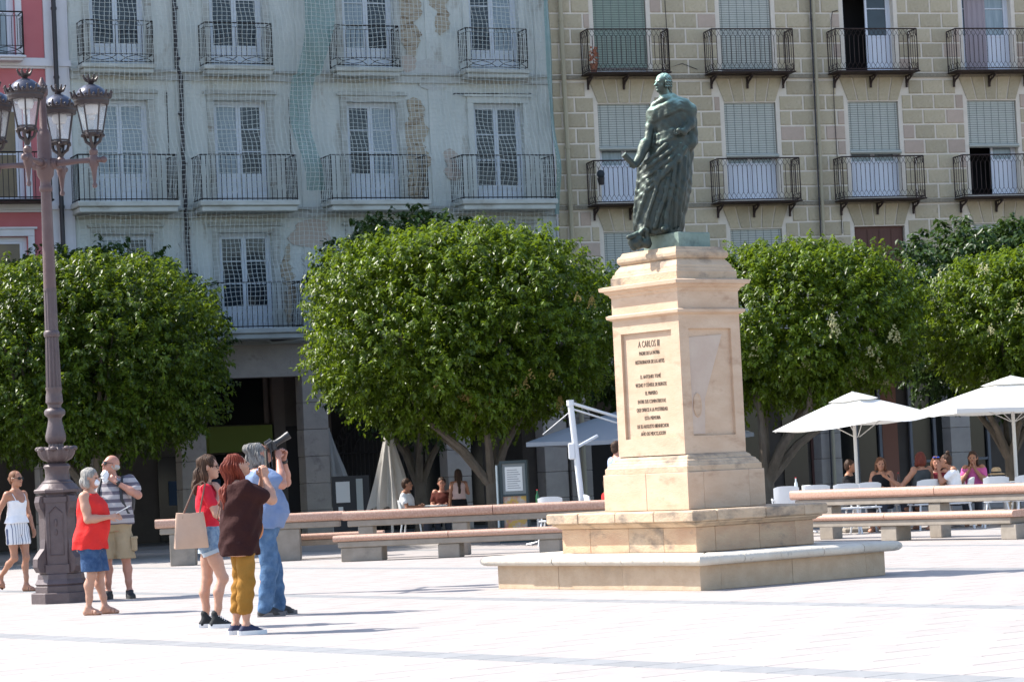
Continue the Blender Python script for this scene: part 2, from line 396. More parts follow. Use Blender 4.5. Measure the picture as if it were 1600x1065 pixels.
# pedestal plinth, base mouldings, shaft, entablature
A2,B2=0.747,0.585
course('plinth_block',A2,B2,0.847,1.27,0.8,0.24,m_sand,gap=0.003,b=0.005)
mb=MB(); mb.box(-.5,.5,-.34,.34,0.846,1.27); mb.build('plinth_core',m_sand,mon)
mb=MB(); mb.ring([(0.02,1.272),(0.02,1.335),(0.035,1.345),(0.045,1.37),(0.06,1.385),(0.065,1.40),(0.10,1.415),(0.105,1.435),(0.118,1.45),(0.15,1.47)],A2,B2); mb.build('base_moulding',m_sandw,mon)
SA,SB=0.587,0.462; zb,zt=1.471,3.03
# shaft with recessed panels on each face
def shaft_face(side):
    half,dist=(SA,SB) if side in (0,2) else (SB,SA)
    mb=MB(); x0,x1,z0,z1=-half+0.14,half-0.14,zb+0.20,zt-0.14; rc=0.035; H_=half
    e=0.0 
    P=[(-H_,zb),(H_,zb),(H_,zt),(-H_,zt),(x0,z0),(x1,z0),(x1,z1),(x0,z1)]
    vs=[(x,-dist,z) for x,z in P]+[(x,-dist+rc,z) for x,z in P[4:]]
    fs=[(0,1,5,4),(1,2,6,5),(2,3,7,6),(3,0,4,7),(4,5,9,8),(5,6,10,9),(6,7,11,10),(7,4,8,11),(8,9,10,11)]
    mb.add(vs,fs); o=mb.build('shaft_face',m_sand,mon,rot=(0,0,side*math.pi/2)); return o,(x0,x1,z0,z1,-dist+rc)
faces=[shaft_face(s) for s in range(4)]
mb=MB(); mb.ring([(0.0,3.03),(0.0,3.05),(-0.012,3.055),(-0.05,3.075),(-0.055,3.105),(-0.03,3.118),(0.0,3.122),(0.0,3.315),(-0.012,3.325),(-0.02,3.35),(-0.055,3.372),(-0.062,3.39),(-0.10,3.40),(-0.105,3.44),(-0.06,3.452)],SA,SB); mb.build('cornice',m_sand,mon)
mb=MB(); mb.ring([(0.0,3.45),(0.0,3.545),(0.012,3.555),(0.02,3.585),(0.035,3.59),(0.04,3.62),(0.075,3.67),(0.10,3.70)],SA+0.0,SB-0.005); mb.build('cap_step',m_sandw,mon)
mb=MB(); mb.ring([(0.10,3.695),(0.075,3.705),(0.062,3.73),(0.062,3.765),(0.075,3.79),(0.09,3.795),(0.11,3.835),(0.4,3.84)],SA,SB); mb.build('cap_torus',m_sandw,mon)
# carved letters (cut lines painted dark)
m_ink = mat('letter_black',(0.09,0.065,0.045),0.8)
def text(s, parent, x, y, z, size, m, rot=(R(90),0,0), name='letters', sx=1.0, ext=0.002, align='CENTER'):
    c=bpy.data.curves.new(name,'FONT'); c.body=s; c.size=size; c.align_x=align; c.extrude=ext; c.materials.append(m); c.resolution_u=2
    c.offset=-size*0.004
    tmp=bpy.data.objects.new('tmp_text',c); COL.objects.link(tmp); bpy.context.view_layer.update()
    me=bpy.data.meshes.new_from_object(tmp.evaluated_get(bpy.context.evaluated_depsgraph_get())); bpy.data.objects.remove(tmp); me.name=name
    o=bpy.data.objects.new(name,me); COL.objects.link(o); o.parent=parent; o.location=(x,y,z); o.rotation_euler=rot; o.scale=(sx,1,1); return o
fo,(x0,x1,z0,z1,yy)=faces[0]
lines=[("A CARLOS III",.098,2.70,.62),("PADRE DE LA PATRIA",.056,2.61,.62),("RESTAURADOR DE LAS ARTES",.056,2.51,.62),("D. ANTONIO TOMÉ",.056,2.34,.66),("VECINO Y CÓNSUL DE BURGOS",.056,2.245,.62),
 ("EL PRIMERO",.056,2.15,.66),("ENTRE SUS COMPATRIOTAS",.056,2.055,.64),("QUE OFRECE A LA POSTERIDAD",.056,1.96,.62),("ESTA MEMORIA",.056,1.865,.66),("DE SU AUGUSTO BIENHECHOR",.056,1.77,.64),("AÑO DE MDCCLXXXIV",.056,1.685,.68)]
for s,size,z,sx in lines: text(s,fo,0.01,yy-0.002,z+0.02,size*1.1,m_ink,name='carved_line',sx=sx)
m_relief = mat('pale_relief_stone',(0.50,0.38,0.30),0.85,(0.55,0.44,0.35),4,bump=0.003)
fo,(x0,x1,z0,z1,yy)=faces[1]
mb=MB(); mb.prism([(x0+0.02,z1-0.10),(x0+0.0201,z0+0.02),(x0+0.20,z0+0.02),(x0+0.22,z0+0.42),(x1-0.12,z1-0.07)],yy-0.010,yy+0.002); mb.build('drapery_relief',m_relief,fo)
mb=MB(); pts=[(x0+0.10+0.055*math.cos(a),yy-0.012,z0+0.35+0.13*math.sin(a)) for a in [2*math.pi*k/24 for k in range(25)]]; mb.tube(pts,0.010,6); mb.build('oval_emblem',m_sand,fo,smooth=True)
mb=MB(); mb.prism([(x0+0.10+0.045*math.cos(a),z0+0.35+0.12*math.sin(a)) for a in [-2*math.pi*k/20 for k in range(20)]][::-1],yy-0.016,yy-0.002); mb.build('emblem_field',m_sand,fo)
# ================================================================== BRONZE STATUE
m_brz = bpy.data.materials.new('patinated_bronze'); m_brz.use_nodes=True
def bronze(m):
    n=m.node_tree.nodes;l=m.node_tree.links;b=n['Principled BSDF']; b.inputs['Metallic'].default_value=0.35; b.inputs['Roughness'].default_value=0.52
    tc=n.new('ShaderNodeTexCoord'); g=n.new('ShaderNodeNewGeometry'); sx=n.new('ShaderNodeSeparateXYZ'); l.new(g.outputs['True Normal'],sx.inputs[0])
    nz=n.new('ShaderNodeTexNoise'); nz.inputs['Scale'].default_value=5; nz.inputs['Detail'].default_value=8; l.new(tc.outputs['Object'],nz.inputs['Vector'])
    # verdigris, also painting highlights into the upward faces and the head
    so_=n.new('ShaderNodeSeparateXYZ'); l.new(tc.outputs['Object'],so_.inputs[0])
    a=n.new('ShaderNodeMath');a.operation='MULTIPLY_ADD';a.inputs[1].default_value=0.45;a.inputs[2].default_value=-0.17; l.new(sx.outputs[2],a.inputs[0])
    a2=n.new('ShaderNodeMath');a2.operation='MULTIPLY_ADD';a2.inputs[1].default_value=0.9; l.new(nz.outputs['Fac'],a2.inputs[0]); l.new(a.outputs[0],a2.inputs[2])
    mz=n.new('ShaderNodeMapRange'); mz.inputs[1].default_value=1.2; mz.inputs[2].default_value=2.0; mz.inputs[3].default_value=0.0; mz.inputs[4].default_value=0.38; l.new(so_.outputs[2],mz.inputs[0])
    a3=n.new('ShaderNodeMath');a3.operation='ADD'; l.new(a2.outputs[0],a3.inputs[0]); l.new(mz.outputs[0],a3.inputs[1])
    cr_=n.new('ShaderNodeValToRGB'); e=cr_.color_ramp.elements; e[0].position=0.36; e[0].color=(0.035,0.045,0.038,1); e[1].position=0.95; e[1].color=(0.33,0.50,0.42,1)
    q=e.new(0.60); q.color=(0.070,0.088,0.066,1); l.new(a3.outputs[0],cr_.inputs[0]); l.new(cr_.outputs[0],b.inputs['Base Color'])
    nb=n.new('ShaderNodeTexNoise'); nb.inputs['Scale'].default_value=45; nb.inputs['Detail'].default_value=6; l.new(tc.outputs['Object'],nb.inputs['Vector'])
    bp=n.new('ShaderNodeBump'); bp.inputs['Strength'].default_value=0.6; bp.inputs['Distance'].default_value=0.01; l.new(nb.outputs['Fac'],bp.inputs['Height']); l.new(bp.outputs[0],b.inputs['Normal'])
bronze(m_brz)
stat = thing('bronze_statue','green bronze statue of a robed man holding a scroll on the pedestal','statue',(MX-0.04,MY-0.05,3.842))
def Zp(zx,zy):
    px=940+zx/3.435; py=90+zy/3.435; z=(383-py)/135.0; return ((px-1050)/135.0+0.0475*z, z)
rb=[(0.17,-.13,.0,.245,.20),(0.32,-.12,.0,.265,.215),(0.64,-.05,.0,.295,.225),(0.96,-.005,.01,.285,.22),(1.13,.045,.02,.245,.20),(1.29,.075,.02,.205,.17)]
tor=[(1.2,.075,.02,.20,.17),(1.32,.08,.02,.19,.16),(1.45,.085,.02,.205,.165),(1.56,.09,.02,.225,.155),(1.66,.09,.02,.195,.13),(1.73,.08,.02,.13,.10),(1.78,.06,.01,.075,.075)]
def rowsat(rows,z):
    a=np.array(rows); return [np.interp(z,a[:,0],a[:,i]) for i in range(1,5)]
def surf(rows,x,z,out=0.0):
    cx,cy,ax,ay=rowsat(rows,z); t=min(0.98,max(-0.98,(x-cx)/ax)); return (cx+ax*t*1.0, cy-(ay+out)*math.sqrt(1-t*t), z)
P=[('l',rb),('l',tor)]
def fold(zpts,r0=0.022,r1=0.014,rows=None,out=0.012,k=0.014):
    pts=[]
    for q in zpts:
        x,z=Zp(*q); rw=rows or (rb if z<1.24 else tor); pts.append(surf(rw,x,z,out))
    # resample
    fine=[]
    for i in range(len(pts)-1):
        for t in (0,0.5): fine.append(tuple(pts[i][j]*(1-t)+pts[i+1][j]*t for j in range(3)))
    fine.append(pts[-1]); L=len(fine)
    for i in range(L-1):
        ra=r0+(r1-r0)*i/L; rb_=r0+(r1-r0)*(i+1)/L; P.append(('c',fine[i],fine[i+1],ra,rb_,k))
# cloak band across the chest
for d,r in ((0,.045),(18,.034),(34,.030),(50,.026)):
    fold([(252,262+d*1.0),(300,262+d),(370,235+d),(440,205+d),(500,215+d*1.1)],r,r*0.8,tor,0.012,0.018)
fold([(262,240),(300,222),(350,200),(420,180),(470,196)],.034,.03,tor,0.01,0.02)
fold([(250,290),(248,262),(275,235)],.04,.03,tor,0.01)
# sash and waist swags
for d in (0,14,26,40): fold([(265,385+d),(320,395+d*1.1),(400,372+d),(500,395+d)],.022,.018,None,0.01,0.016)
fold([(270,360),(266,400),(290,430),(330,445)],.03,.02)
# diagonal folds from hip to lower left
for a,b in (((470,400),(200,600)),((485,430),(192,650)),((470,470),(188,700)),((430,520),(185,740)),((360,450),(205,560)),((495,450),(300,640))):
    x0_,y0_=a;x1_,y1_=b; fold([(x0_,y0_),(x0_*.65+x1_*.35,y0_*.55+y1_*.45),(x0_*.3+x1_*.7,y0_*.22+y1_*.78),(x1_,y1_)],.028,.018,None,0.016,0.012)
# long vertical folds
for xs_,xe,zs,ze in ((262,205,640,870),(322,250,600,885),(372,300,640,890),(408,352,560,895),(440,405,450,890),(468,428,520,880),(492,455,440,800)):
    fold([(xs_,zs),((xs_*2+xe)/3+5,zs+(ze-zs)*.35),((xs_+xe*2)/3-4,zs+(ze-zs)*.7),(xe,ze)],.017+.010*random.random(),.024+.012*random.random(),None,0.010,0.014)
# fluttering edge at lower left
fold([(200,560),(185,640),(182,740),(185,820),(180,890)],.03,.026,None,0.0)
# left arm (viewer's right), hand on hip
def L3(zx,zy,y): x,z=Zp(zx,zy); return (x,y,z)
P+= [('c',L3(465,230,.02),L3(492,268,.02),.08,.078),('c',L3(490,258,.03),L3(490,335,-.02),.068,.055),('c',L3(497,335,-.02),L3(455,385,-.15),.058,.042),
     ('c',L3(455,385,-.16),L3(425,380,-.20),.036,.026),('c',L3(505,250,.05),L3(500,420,.1),.06,.09),('c',L3(490,400,.05),L3(500,440,.02),.07,.07)]
for j in range(4): P.append(('c',L3(432,372+j*8,-.20),L3(405,376+j*8,-.215),.011,.009,0.006))
# right arm reaching down to the scroll
P+= [('c',L3(285,270,.02),L3(280,350,-.02),.062,.055),('c',L3(280,350,-.02),L3(255,460,-.12),.052,.048),('c',L3(250,440,-.10),L3(205,545,-.20),.070,.045),
     ('c',L3(205,545,-.20),L3(178,552,-.24),.036,.030,0.01)]
for j in range(4): P.append(('c',L3(180,538+j*8,-.25),L3(165,542+j*8,-.275),.012,.010,0.006))
# cloak hanging at the back and right
P+= [('l',[(0.2,-.02,.10,.2,.14),(0.7,.09,.12,.22,.14),(1.2,.16,.12,.2,.13),(1.55,.14,.10,.2,.10)])]
# legs / feet
P+= [('c',L3(230,880,-.1),L3(238,915,-.16),.05,.045),('c',L3(238,915,-.17),L3(155,944,-.32),.042,.026),('c',L3(350,880,-.12),L3(352,902,-.22),.05,.036),('c',L3(352,902,-.2),L3(340,908,-.33),.034,.026)]
# neck and head, turned to the left
hx,hz=Zp(347,112); hc=(hx,-.02,hz)
P+= [('c',(0.06,.01,1.70),(hx+.01,.0,hz-.10),.07,.058)]
def zig(x,y,z):
    f=np.sin(z*37+x*60+np.sin(z*9)*2)*0.5+np.sin(x*95-z*41+y*30)*0.3+np.sin(x*33+z*17)*.4
    return 0.0045*f*(z<1.62)
body=obj('figure',sdf_mesh('figure',P,h=0.0105,k=0.03,disp=zig),m_brz,stat)
fv=Vector((-0.80,-0.60,0.0)).normalized(); sv=Vector((-fv.y,fv.x,0))
def Hh(f,s,u): return (hc[0]+fv.x*f+sv.x*s, hc[1]+fv.y*f+sv.y*s, hc[2]+u)
Rm=Matrix((fv,sv,Vector((0,0,1)))).transposed(); RL=[[Rm[i][j] for j in range(3)] for i in range(3)]
HP=[('e',Hh(-.01,0,.03),(.095,.075,.088),RL),('e',Hh(.03,0,-.03),(.062,.055,.085),RL),('c',Hh(.085,0,.012),Hh(.113,0,-.022),.010,.016,.01),('c',Hh(.07,0,-.085),Hh(.08,0,-.085),.022,.018,.02),
    ('c',Hh(.08,-.03,.025),Hh(.08,.03,.025),.010,.010,.012),('c',Hh(.092,-.012,-.050),Hh(.092,.012,-.050),.009,.009,.006),('c',Hh(0,0,-.06),Hh(-.03,0,-.14),.055,.06),('e',Hh(.045,.036,-.03),(.02,.02,.025),None),('e',Hh(.045,-.036,-.03),(.02,.02,.025),None)]
HS=[('e',Hh(.093,.028,.004),(.013,.013,.010),None),('e',Hh(.093,-.028,.004),(.013,.013,.010),None)]
obj('head',sdf_mesh('head',HP,h=0.006,k=0.018,subs=HS),m_brz,stat)
WP=[('e',Hh(-.03,0,.045),(.092,.085,.080),RL)]
for s_ in (-1,1):
    for q in range(3): WP.append(('c',Hh(.012-.0*q,s_*.078,.012-q*.028),Hh(-.06,s_*.080,.015-q*.028),.017,.018,.006))
WP+= [('c',Hh(-.085,0,-.02),Hh(-.10,0,-.12),.04,.03),('c',Hh(-.10,0,-.10),Hh(-.12,.0,-.22),.022,.012)]
WS=[('e',Hh(.085,0,.03),(.06,.09,.10),RL)]
obj('wig',sdf_mesh('wig',WP,h=0.006,k=0.012,subs=WS,disp=lambda x,y,z:0.004*np.sin(x*150+z*60)*np.sin(z*110+y*90)),m_brz,stat)
mb=MB(); a=Vector(L3(132,500,-.30)); b=Vector(L3(196,565,-.24)); mb.tube([a,b],[.034,.034],12); mb.tube([a-(b-a)*.02,a-(b-a)*.01],[.036,.02],12); mb.build('scroll',m_brz,stat,smooth=True)
mb=MB(); xa,_=Zp(296,940); 
mb.ring([(0,0.0),(0,0.165),(0.012,0.172),(0.02,0.172)],0.31,0.24); o=mb.build('bronze_plinth',mat('weathered_green_copper',(0.13,0.19,0.16),.6,(0.21,0.28,0.24),4,bump=.004,col3=(0.10,0.14,0.12),t3=(.55,.72),scale3=5),stat,loc=(0.10,0.03,0.0),rot=(0,0,YAW))
TP=[('e',L3(205,965,-.22),(.075,.07,.09),None),('c',L3(175,975,-.26),L3(240,900,-.22),.035,.022),('c',L3(255,905,-.22),L3(262,985,-.18),.03,.035),('e',L3(250,975,-.2),(.07,.06,.06),None),('c',L3(165,960,-.25),L3(185,1000,-.25),.03,.03)]
obj('trophy',sdf_mesh('trophy',TP,h=0.009,k=0.02,disp=lambda x,y,z:0.006*np.sin(x*60)*np.sin(z*70)),m_brz,stat)
# ================================================================== BUILDINGS
def wall_mb(mb, x0,x1,z0,z1,holes,y0,y1,m):
    xs=sorted({x0,x1}|{v for h in holes for v in (h[0],h[1])}); zs=sorted({z0,z1}|{v for h in holes for v in (h[2],h[3])})
    ins=lambda i,j: (0<=i<len(xs)-1 and 0<=j<len(zs)-1 and not any(h[0]<(xs[i]+xs[i+1])/2<h[1] and h[2]<(zs[j]+zs[j+1])/2<h[3] for h in holes))
    idx={};vs=[]
    def V(i,j,s):
        if (i,j,s) not in idx: idx[(i,j,s)]=len(vs); vs.append((xs[i],y1 if s else y0,zs[j]))
        return idx[(i,j,s)]
    fs=[]
    for i in range(len(xs)-1):
        for j in range(len(zs)-1):
            if not ins(i,j): continue
            fs.append((V(i,j,0),V(i+1,j,0),V(i+1,j+1,0),V(i,j+1,0))); fs.append((V(i,j,1),V(i,j+1,1),V(i+1,j+1,1),V(i+1,j,1)))
            if not ins(i-1,j): fs.append((V(i,j,0),V(i,j+1,0),V(i,j+1,1),V(i,j,1)))
            if not ins(i+1,j): fs.append((V(i+1,j,0),V(i+1,j,1),V(i+1,j+1,1),V(i+1,j+1,0)))
            if not ins(i,j-1): fs.append((V(i,j,0),V(i,j,1),V(i+1,j,1),V(i+1,j,0)))
            if not ins(i,j+1): fs.append((V(i,j+1,0),V(i+1,j+1,0),V(i+1,j+1,1),V(i,j+1,1)))
    mb.add(vs,fs,m)
m_plas = mat('faded_blue_plaster',(0.48,0.51,0.48),0.9,(0.58,0.60,0.56),1.6,bump=0.01,bscale=18,col3=(0.30,0.275,0.225),t3=(0.56,0.70),scale3=1.3,stretch=(1.4,1,0.5))
m_plas2= mat('grimy_plaster_trim',(0.47,0.49,0.46),0.9,(0.32,0.32,0.285),2.2,bump=0.008,col3=(0.20,0.17,0.13),t3=(0.58,0.72),scale3=2.6,stretch=(0.6,1,1.4))
m_brkn = mat('exposed_brickwork',(0.36,0.315,0.235),0.95,(0.44,0.385,0.30),5,bump=0.02,bscale=16,col3=(0.19,0.135,0.08),t3=(0.5,0.62),scale3=5,stretch=(0.5,1,1.8))
m_salm = mat('salmon_undercoat',(0.45,0.38,0.32),0.9,(0.42,0.37,0.32),4,bump=0.01)
m_lime = mat('lime_patch',(0.50,0.50,0.47),0.9,(0.42,0.44,0.42),4,bump=0.008)
m_pink = mat('rose_painted_render',(0.44,0.125,0.135),0.85,(0.47,0.145,0.155),1.6,bump=0.003,col3=(0.36,0.10,0.10),t3=(0.6,0.8))
m_wht  = mat('white_painted_stone',(0.62,0.60,0.63),0.75,(0.56,0.55,0.56),3,bump=0.003)
m_crm  = mat('cream_trim',(0.55,0.50,0.42),0.8,(0.5,0.46,0.38),3,bump=0.003)
m_mort = mat('pale_mortar',(0.68,0.605,0.51),0.9,(0.62,0.545,0.455),6,bump=0.006,bscale=40)
m_blk  = mat('greenish_stone_block',(0.40,0.335,0.225),0.92,(0.47,0.395,0.28),7,bump=0.006,bscale=50,rnd=0.12,col3=(0.25,0.215,0.155),t3=(0.55,0.75),scale3=5)
m_blkp = mat('pinkish_stone_block',(0.47,0.36,0.29),0.92,(0.42,0.33,0.26),7,bump=0.006,bscale=50,rnd=0.08)
m_iron = mat('wrought_iron',(0.022,0.018,0.018),0.55,metal=0.3)
m_ironb= mat('rusty_dark_iron',(0.035,0.022,0.020),0.7,(0.05,0.03,0.025),8,metal=0.2)
m_glass= mat('dark_window_glass',(0.012,0.018,0.026),0.08,spec=0.45,col2=(0.025,0.036,0.048),scale=1.5)
m_curt = mat('glass_over_net_curtain',(0.17,0.22,0.25),0.15,(0.28,0.33,0.36),2.5,stretch=(5,1,0.5))
m_frmb = mat('old_blue_grey_frame',(0.52,0.57,0.62),0.7,(0.60,0.64,0.68),5)
m_frmw = mat('white_window_frame',(0.62,0.64,0.70),0.5)
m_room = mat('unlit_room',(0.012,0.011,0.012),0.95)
m_zinc = mat('dark_zinc_pipe',(0.03,0.028,0.032),0.5,metal=0.2)
m_tanp = mat('tan_painted_pipe',(0.36,0.31,0.21),0.6)
m_roofm= mat('roof_tiles',(0.30,0.14,0.09),0.9,(0.36,0.18,0.11),6)
m_arc  = mat('arcade_stone',(0.46,0.40,0.34),0.9,(0.38,0.33,0.285),2.5,bump=0.008,bscale=22,rnd=0.06,col3=(0.16,0.14,0.13),t3=(0.58,0.75),scale3=2)
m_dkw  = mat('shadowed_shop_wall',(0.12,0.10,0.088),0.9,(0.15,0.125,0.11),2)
P0=(0.95,66.5)
def building(name,label,m): 
    return thing(name,label,'building',(P0[0],P0[1],0),math.atan(m))
MN,MBG=0.42,0.28
net_b = building('netted_apartment_building','peeling blue-grey apartment building wrapped in safety netting between the pink and beige buildings',MN)
bei_b = building('stone_block_building','beige apartment building of outlined stone blocks with roller blinds behind the statue',MBG)
pnk_b = building('pink_apartment_building','rose pink building with white corner strip behind the street lamp',MN)
def bars(mb,w,d,h,style,m,r=0.009):
    """railing on three sides; origin centre of wall line, -y outwards"""
    sides=[((-w/2,-d),(w/2,-d)),((-w/2,-0.0),(-w/2,-d)),((w/2,-d),(w/2,-0.0))]
    for (a,b) in sides:
        L=math.hypot(b[0]-a[0],b[1]-a[1]); n=max(2,round(L/0.125))
        pt=lambda t,z:(a[0]+(b[0]-a[0])*t,a[1]+(b[1]-a[1])*t,z)
        mb.tube([pt(0,h),pt(1,h)],r*1.9,4,m); mb.tube([pt(0,0.04),pt(1,0.04)],r*1.5,4,m)
        if style=='plain':
            for i in range(n+1): mb.tube([pt(i/n,0),pt(i/n,h)],r*(1.0 if i%n else 1.8),4,m,cap=False)
        elif style=='scroll':
            mb.tube([pt(0,0.22),pt(1,0.22)],r,4,m); mb.tube([pt(0,h-0.10),pt(1,h-0.10)],r*.8,4,m)
            for i in range(n+1): mb.tube([pt(i/n,0.2 if i%n else 0),pt(i/n,h-0.1 if i%n else h)],r*(0.9 if i%n else 1.8),4,m,cap=False)
            for i in range(0,n):
                if i%2==0 and n>6: mb.tube([pt((i+0.1)/n,h-0.1),pt((i+.5)/n,h-0.02),pt((i+.9)/n,h-0.1)],r*.7,3,m,cap=False)
            if n>6:
                for s in (0,1):
                    o=s*0.5
                    mb.tube([pt(o+0.03,0.06),pt(o+.12,0.15),pt(o+.25,0.20),pt(o+.38,.15),pt(o+.47,0.06)],r,4,m,cap=False)
                    mb.tube([pt(o+0.03,0.2),pt(o+.12,0.11),pt(o+.25,0.07),pt(o+.38,.11),pt(o+.47,0.2)],r,4,m,cap=False)
        else:   # hexagon lattice at the top and the foot
            for i in range(n+1):
                e=i in (0,n)
                mb.tube([pt(i/n,0.22 if not e else 0),pt(i/n,h-0.20 if not e else h)],r*(1.0 if not e else 1.7),4,m,cap=False)
            for i in range(n):
                a0,a1,am=i/n,(i+1)/n,(i+.5)/n
                mb.tube([pt(a0,h-0.20),pt(am,h-0.11),pt(a1,h-0.20)],r*.9,3,m,cap=False); mb.tube([pt(a0,h),pt(am,h-0.11),pt(a1,h)],r*.9,3,m,cap=False)
                mb.tube([pt(a0,0.22),pt(am,0.13),pt(a1,0.22)],r*.9,3,m,cap=False); mb.tube([pt(a0,0.03),pt(am,0.13),pt(a1,0.03)],r*.9,3,m,cap=False)
_mc={}
def balcony(par,cx,z,w,d,h,style,mi,ms,th=0.14,brackets=0,my=0.0):
    key=(round(w,2),round(d,2),round(h,2),style,mi.name)
    if key not in _mc:
        b=MB(); bars(b,w,d,h,style,mi); _mc[key]=b.mesh('railing',mi)
    sl_=MB(); ov=0.05
    sl_.bbox(-w/2-ov,w/2+ov,-d-ov,0.0,-th*0.5,0,0.02); 
    if th>0.1: sl_.bbox(-w/2-ov+.05,w/2+ov-.05,-d+0.0,0.0,-th,-th*0.5-0.001,0.02)
    s=sl_.build('balcony',ms,par,loc=(cx,my,z))
    link('railing',_mc[key],s,(0,0,0.0))
    if brackets:
        if 'br' not in _mc:
            b=MB(); b.prism([(-.025,-.30),(.025,-.30),(.025,0),(-.025,0)],-.05,-.02)
            pts=[(0,-.04,-.30),(0,-.06,-.2),(0,-.12,-.13),(0,-.26,-.10),(0,-.40,-.03)]; b.tube(pts,[.03,.026,.03,.024,.03],6)
            pts=[(0,-.05,-.12)]+[(0,-.13+.05*math.cos(a),-.06+.045*math.sin(a)) for a in [k*.8 for k in range(8)]]; b.tube(pts,.012,4)
            b.box(-.02,.02,-.45,-.02,-.03,0); _mc['br']=b.mesh('bracket',m_ironb)
        for i in range(brackets):
            link('bracket',_mc['br'],s,(-w/2+0.12+(w-0.24)*i/(brackets-1),0,-th-0.0))
    return s
def window(par,cx,z0,z1,w,frm,glassL,glassR,y=0.16,panel=0.45,muntin=2,open_l=False,panelm=None,fw=0.07):
    mb=MB(); x0,x1=cx-w/2,cx+w/2
    mb.box(x0,x0+fw,y,y+.07,z0,z1);mb.box(x1-fw,x1,y,y+.07,z0,z1);mb.box(x0+fw,x1-fw,y,y+.07,z1-fw,z1);mb.box(x0+fw,x1-fw,y,y+.07,z0,z0+fw*.7)
    o=mb.build('window',frm,par)
    for s,g in ((-1,glassL),(1,glassR)):
        if open_l and s==-1:
            continue
        a,b=(x0+fw+.003,cx-.004) if s<0 else (cx+.004,x1-fw-.003); t=0.055
        mb=MB(); zz0,zz1=z0+fw*.7+.003,z1-fw-.003; yy=y+.012
        mb.box(a,a+t,yy,yy+.045,zz0,zz1);mb.box(b-t,b,yy,yy+.045,zz0,zz1);mb.box(a+t,b-t,yy,yy+.045,zz1-t,zz1)
        pz=zz0+panel*(zz1-zz0) if panel else zz0
        if panel: mb.box(a+t,b-t,yy+.012,yy+.04,zz0,pz)
        if panel: mb.box(a+t+.05,b-t-.05,yy+.002,yy+.012,zz0+.07,pz-.05)
        mb.box(a+t,b-t,yy,yy+.045,pz,pz+t)
        for k in range(muntin):
            zm=pz+t+(zz1-t-pz-t)*(k+1)/(muntin+1); mb.box(a+t,b-t,yy+.008,yy+.03,zm-.012,zm+.012)
        sb=mb.build('sash',panelm or frm,o)
        gb=MB(); gb.box(a+t,b-t,yy+.031,yy+.036,pz+t,zz1-t) ; gb.build('pane',g,o)
    return o
def backing(b,x0,x1,mw,z0=4.7,z1=18,depth=12,y=1.0):
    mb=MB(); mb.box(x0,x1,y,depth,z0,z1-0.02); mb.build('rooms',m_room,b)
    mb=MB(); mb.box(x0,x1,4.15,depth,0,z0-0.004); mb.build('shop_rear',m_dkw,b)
    mb=MB(); mb.add([(x0,-.6,z1),(x1,-.6,z1),(x1,depth,z1),(x0,depth,z1),(x0,depth/2,z1+2.4),(x1,depth/2,z1+2.4)],[(3,2,1,0),(0,1,5,4),(2,3,4,5),(0,4,3),(1,2,5)]); mb.build('roof',m_roofm,b)
    for xx in (x0,x1-0.02):
        mb=MB(); mb.box(xx,xx+.02,0.36,y,z0,z1-.02); mb.build('party_wall',mw,b)
# ---------------------------------------------------- netted building
NX0,NX1=-11.82,0.30
nc=[-10.65,-7.75,-4.42,-1.12]; nw=1.32
holes=[]
for c in nc: holes += [(c-nw/2,c+nw/2,8.0,10.42),(c-nw/2,c+nw/2,11.22,13.55),(c-nw/2,c+nw/2,5.02,7.28),(c-.55,c+.55,14.5,16.5)]
mb=MB(); wall_mb(mb,NX0,NX1,4.62,18,holes,0,0.36,m_plas); mb.build('wall',None,net_b)
backing(net_b,NX0,NX1,m_plas)
gl={(0,1):(m_curt,m_curt),(1,1):(m_curt,m_glass),(2,1):(m_glass,m_curt),(3,1):(m_glass,m_glass)}
for i,c in enumerate(nc):
    window(net_b,c,8.0,10.42,nw,m_frmb,*gl[(i,1)],panel=0.13 if i==3 else 0.26)
    window(net_b,c,11.22,13.55,nw,m_frmb,m_glass if i!=2 else m_curt,m_glass if i!=3 else m_curt,panel=0.2)
    window(net_b,c,5.02,7.28,nw,m_frmb,m_glass if i else m_curt,m_glass,panel=0.2)
    for z0,z1 in ((8.0,10.42),(11.22,13.55),(5.02,7.28)):
        mb=MB(); a,b=c-nw/2,c+nw/2; t=.16
        mb.box(a-t,a-.004,-.045,0.0,z0,z1+.0);mb.box(b+.004,b+t,-.045,0,z0,z1);mb.box(a-t,b+t,-.055,0,z1+.004,z1+.15);mb.box(a-t-.08,b+t+.08,-.11,0,z1+.154,z1+.21)
        mb.box(a-t-.02,b+t+.02,-.07,0,z1+.214,z1+.25); mb.build('window_surround',m_plas2 if random.random()<.5 else m_plas,net_b)
for c,(x0,x1) in zip(nc,((-11.6,-9.95),(-8.68,-7.05),(-5.43,-3.83),(-2.08,-.47))):
    balcony(net_b,(x0+x1)/2,11.2,x1-x0,.5,1.0,'scroll',m_iron,m_plas2,th=.22)
for (x0,x1) in ((-11.9,-9.58),(-9.0,-6.67),(-5.8,-3.36),(-2.44,-0.02)):
    balcony(net_b,(x0+x1)/2,7.97,x1-x0,.78,1.07,'plain',m_iron,m_plas2,th=.26)
    balcony(net_b,(x0+x1)/2,4.97,x1-x0,.78,1.07,'plain',m_iron,m_plas2,th=.26)
for z in (10.98,7.72,4.72):
    mb=MB(); mb.prism([(NX0,z-.09),(NX1,z-.09),(NX1,z+.09),(NX0,z+.09)],-.07,-.001); mb.prism([(NX0,z+.094),(NX1,z+.094),(NX1,z+.15),(NX0,z+.15)],-.12,-.001); mb.build('string_course',m_plas2,net_b)
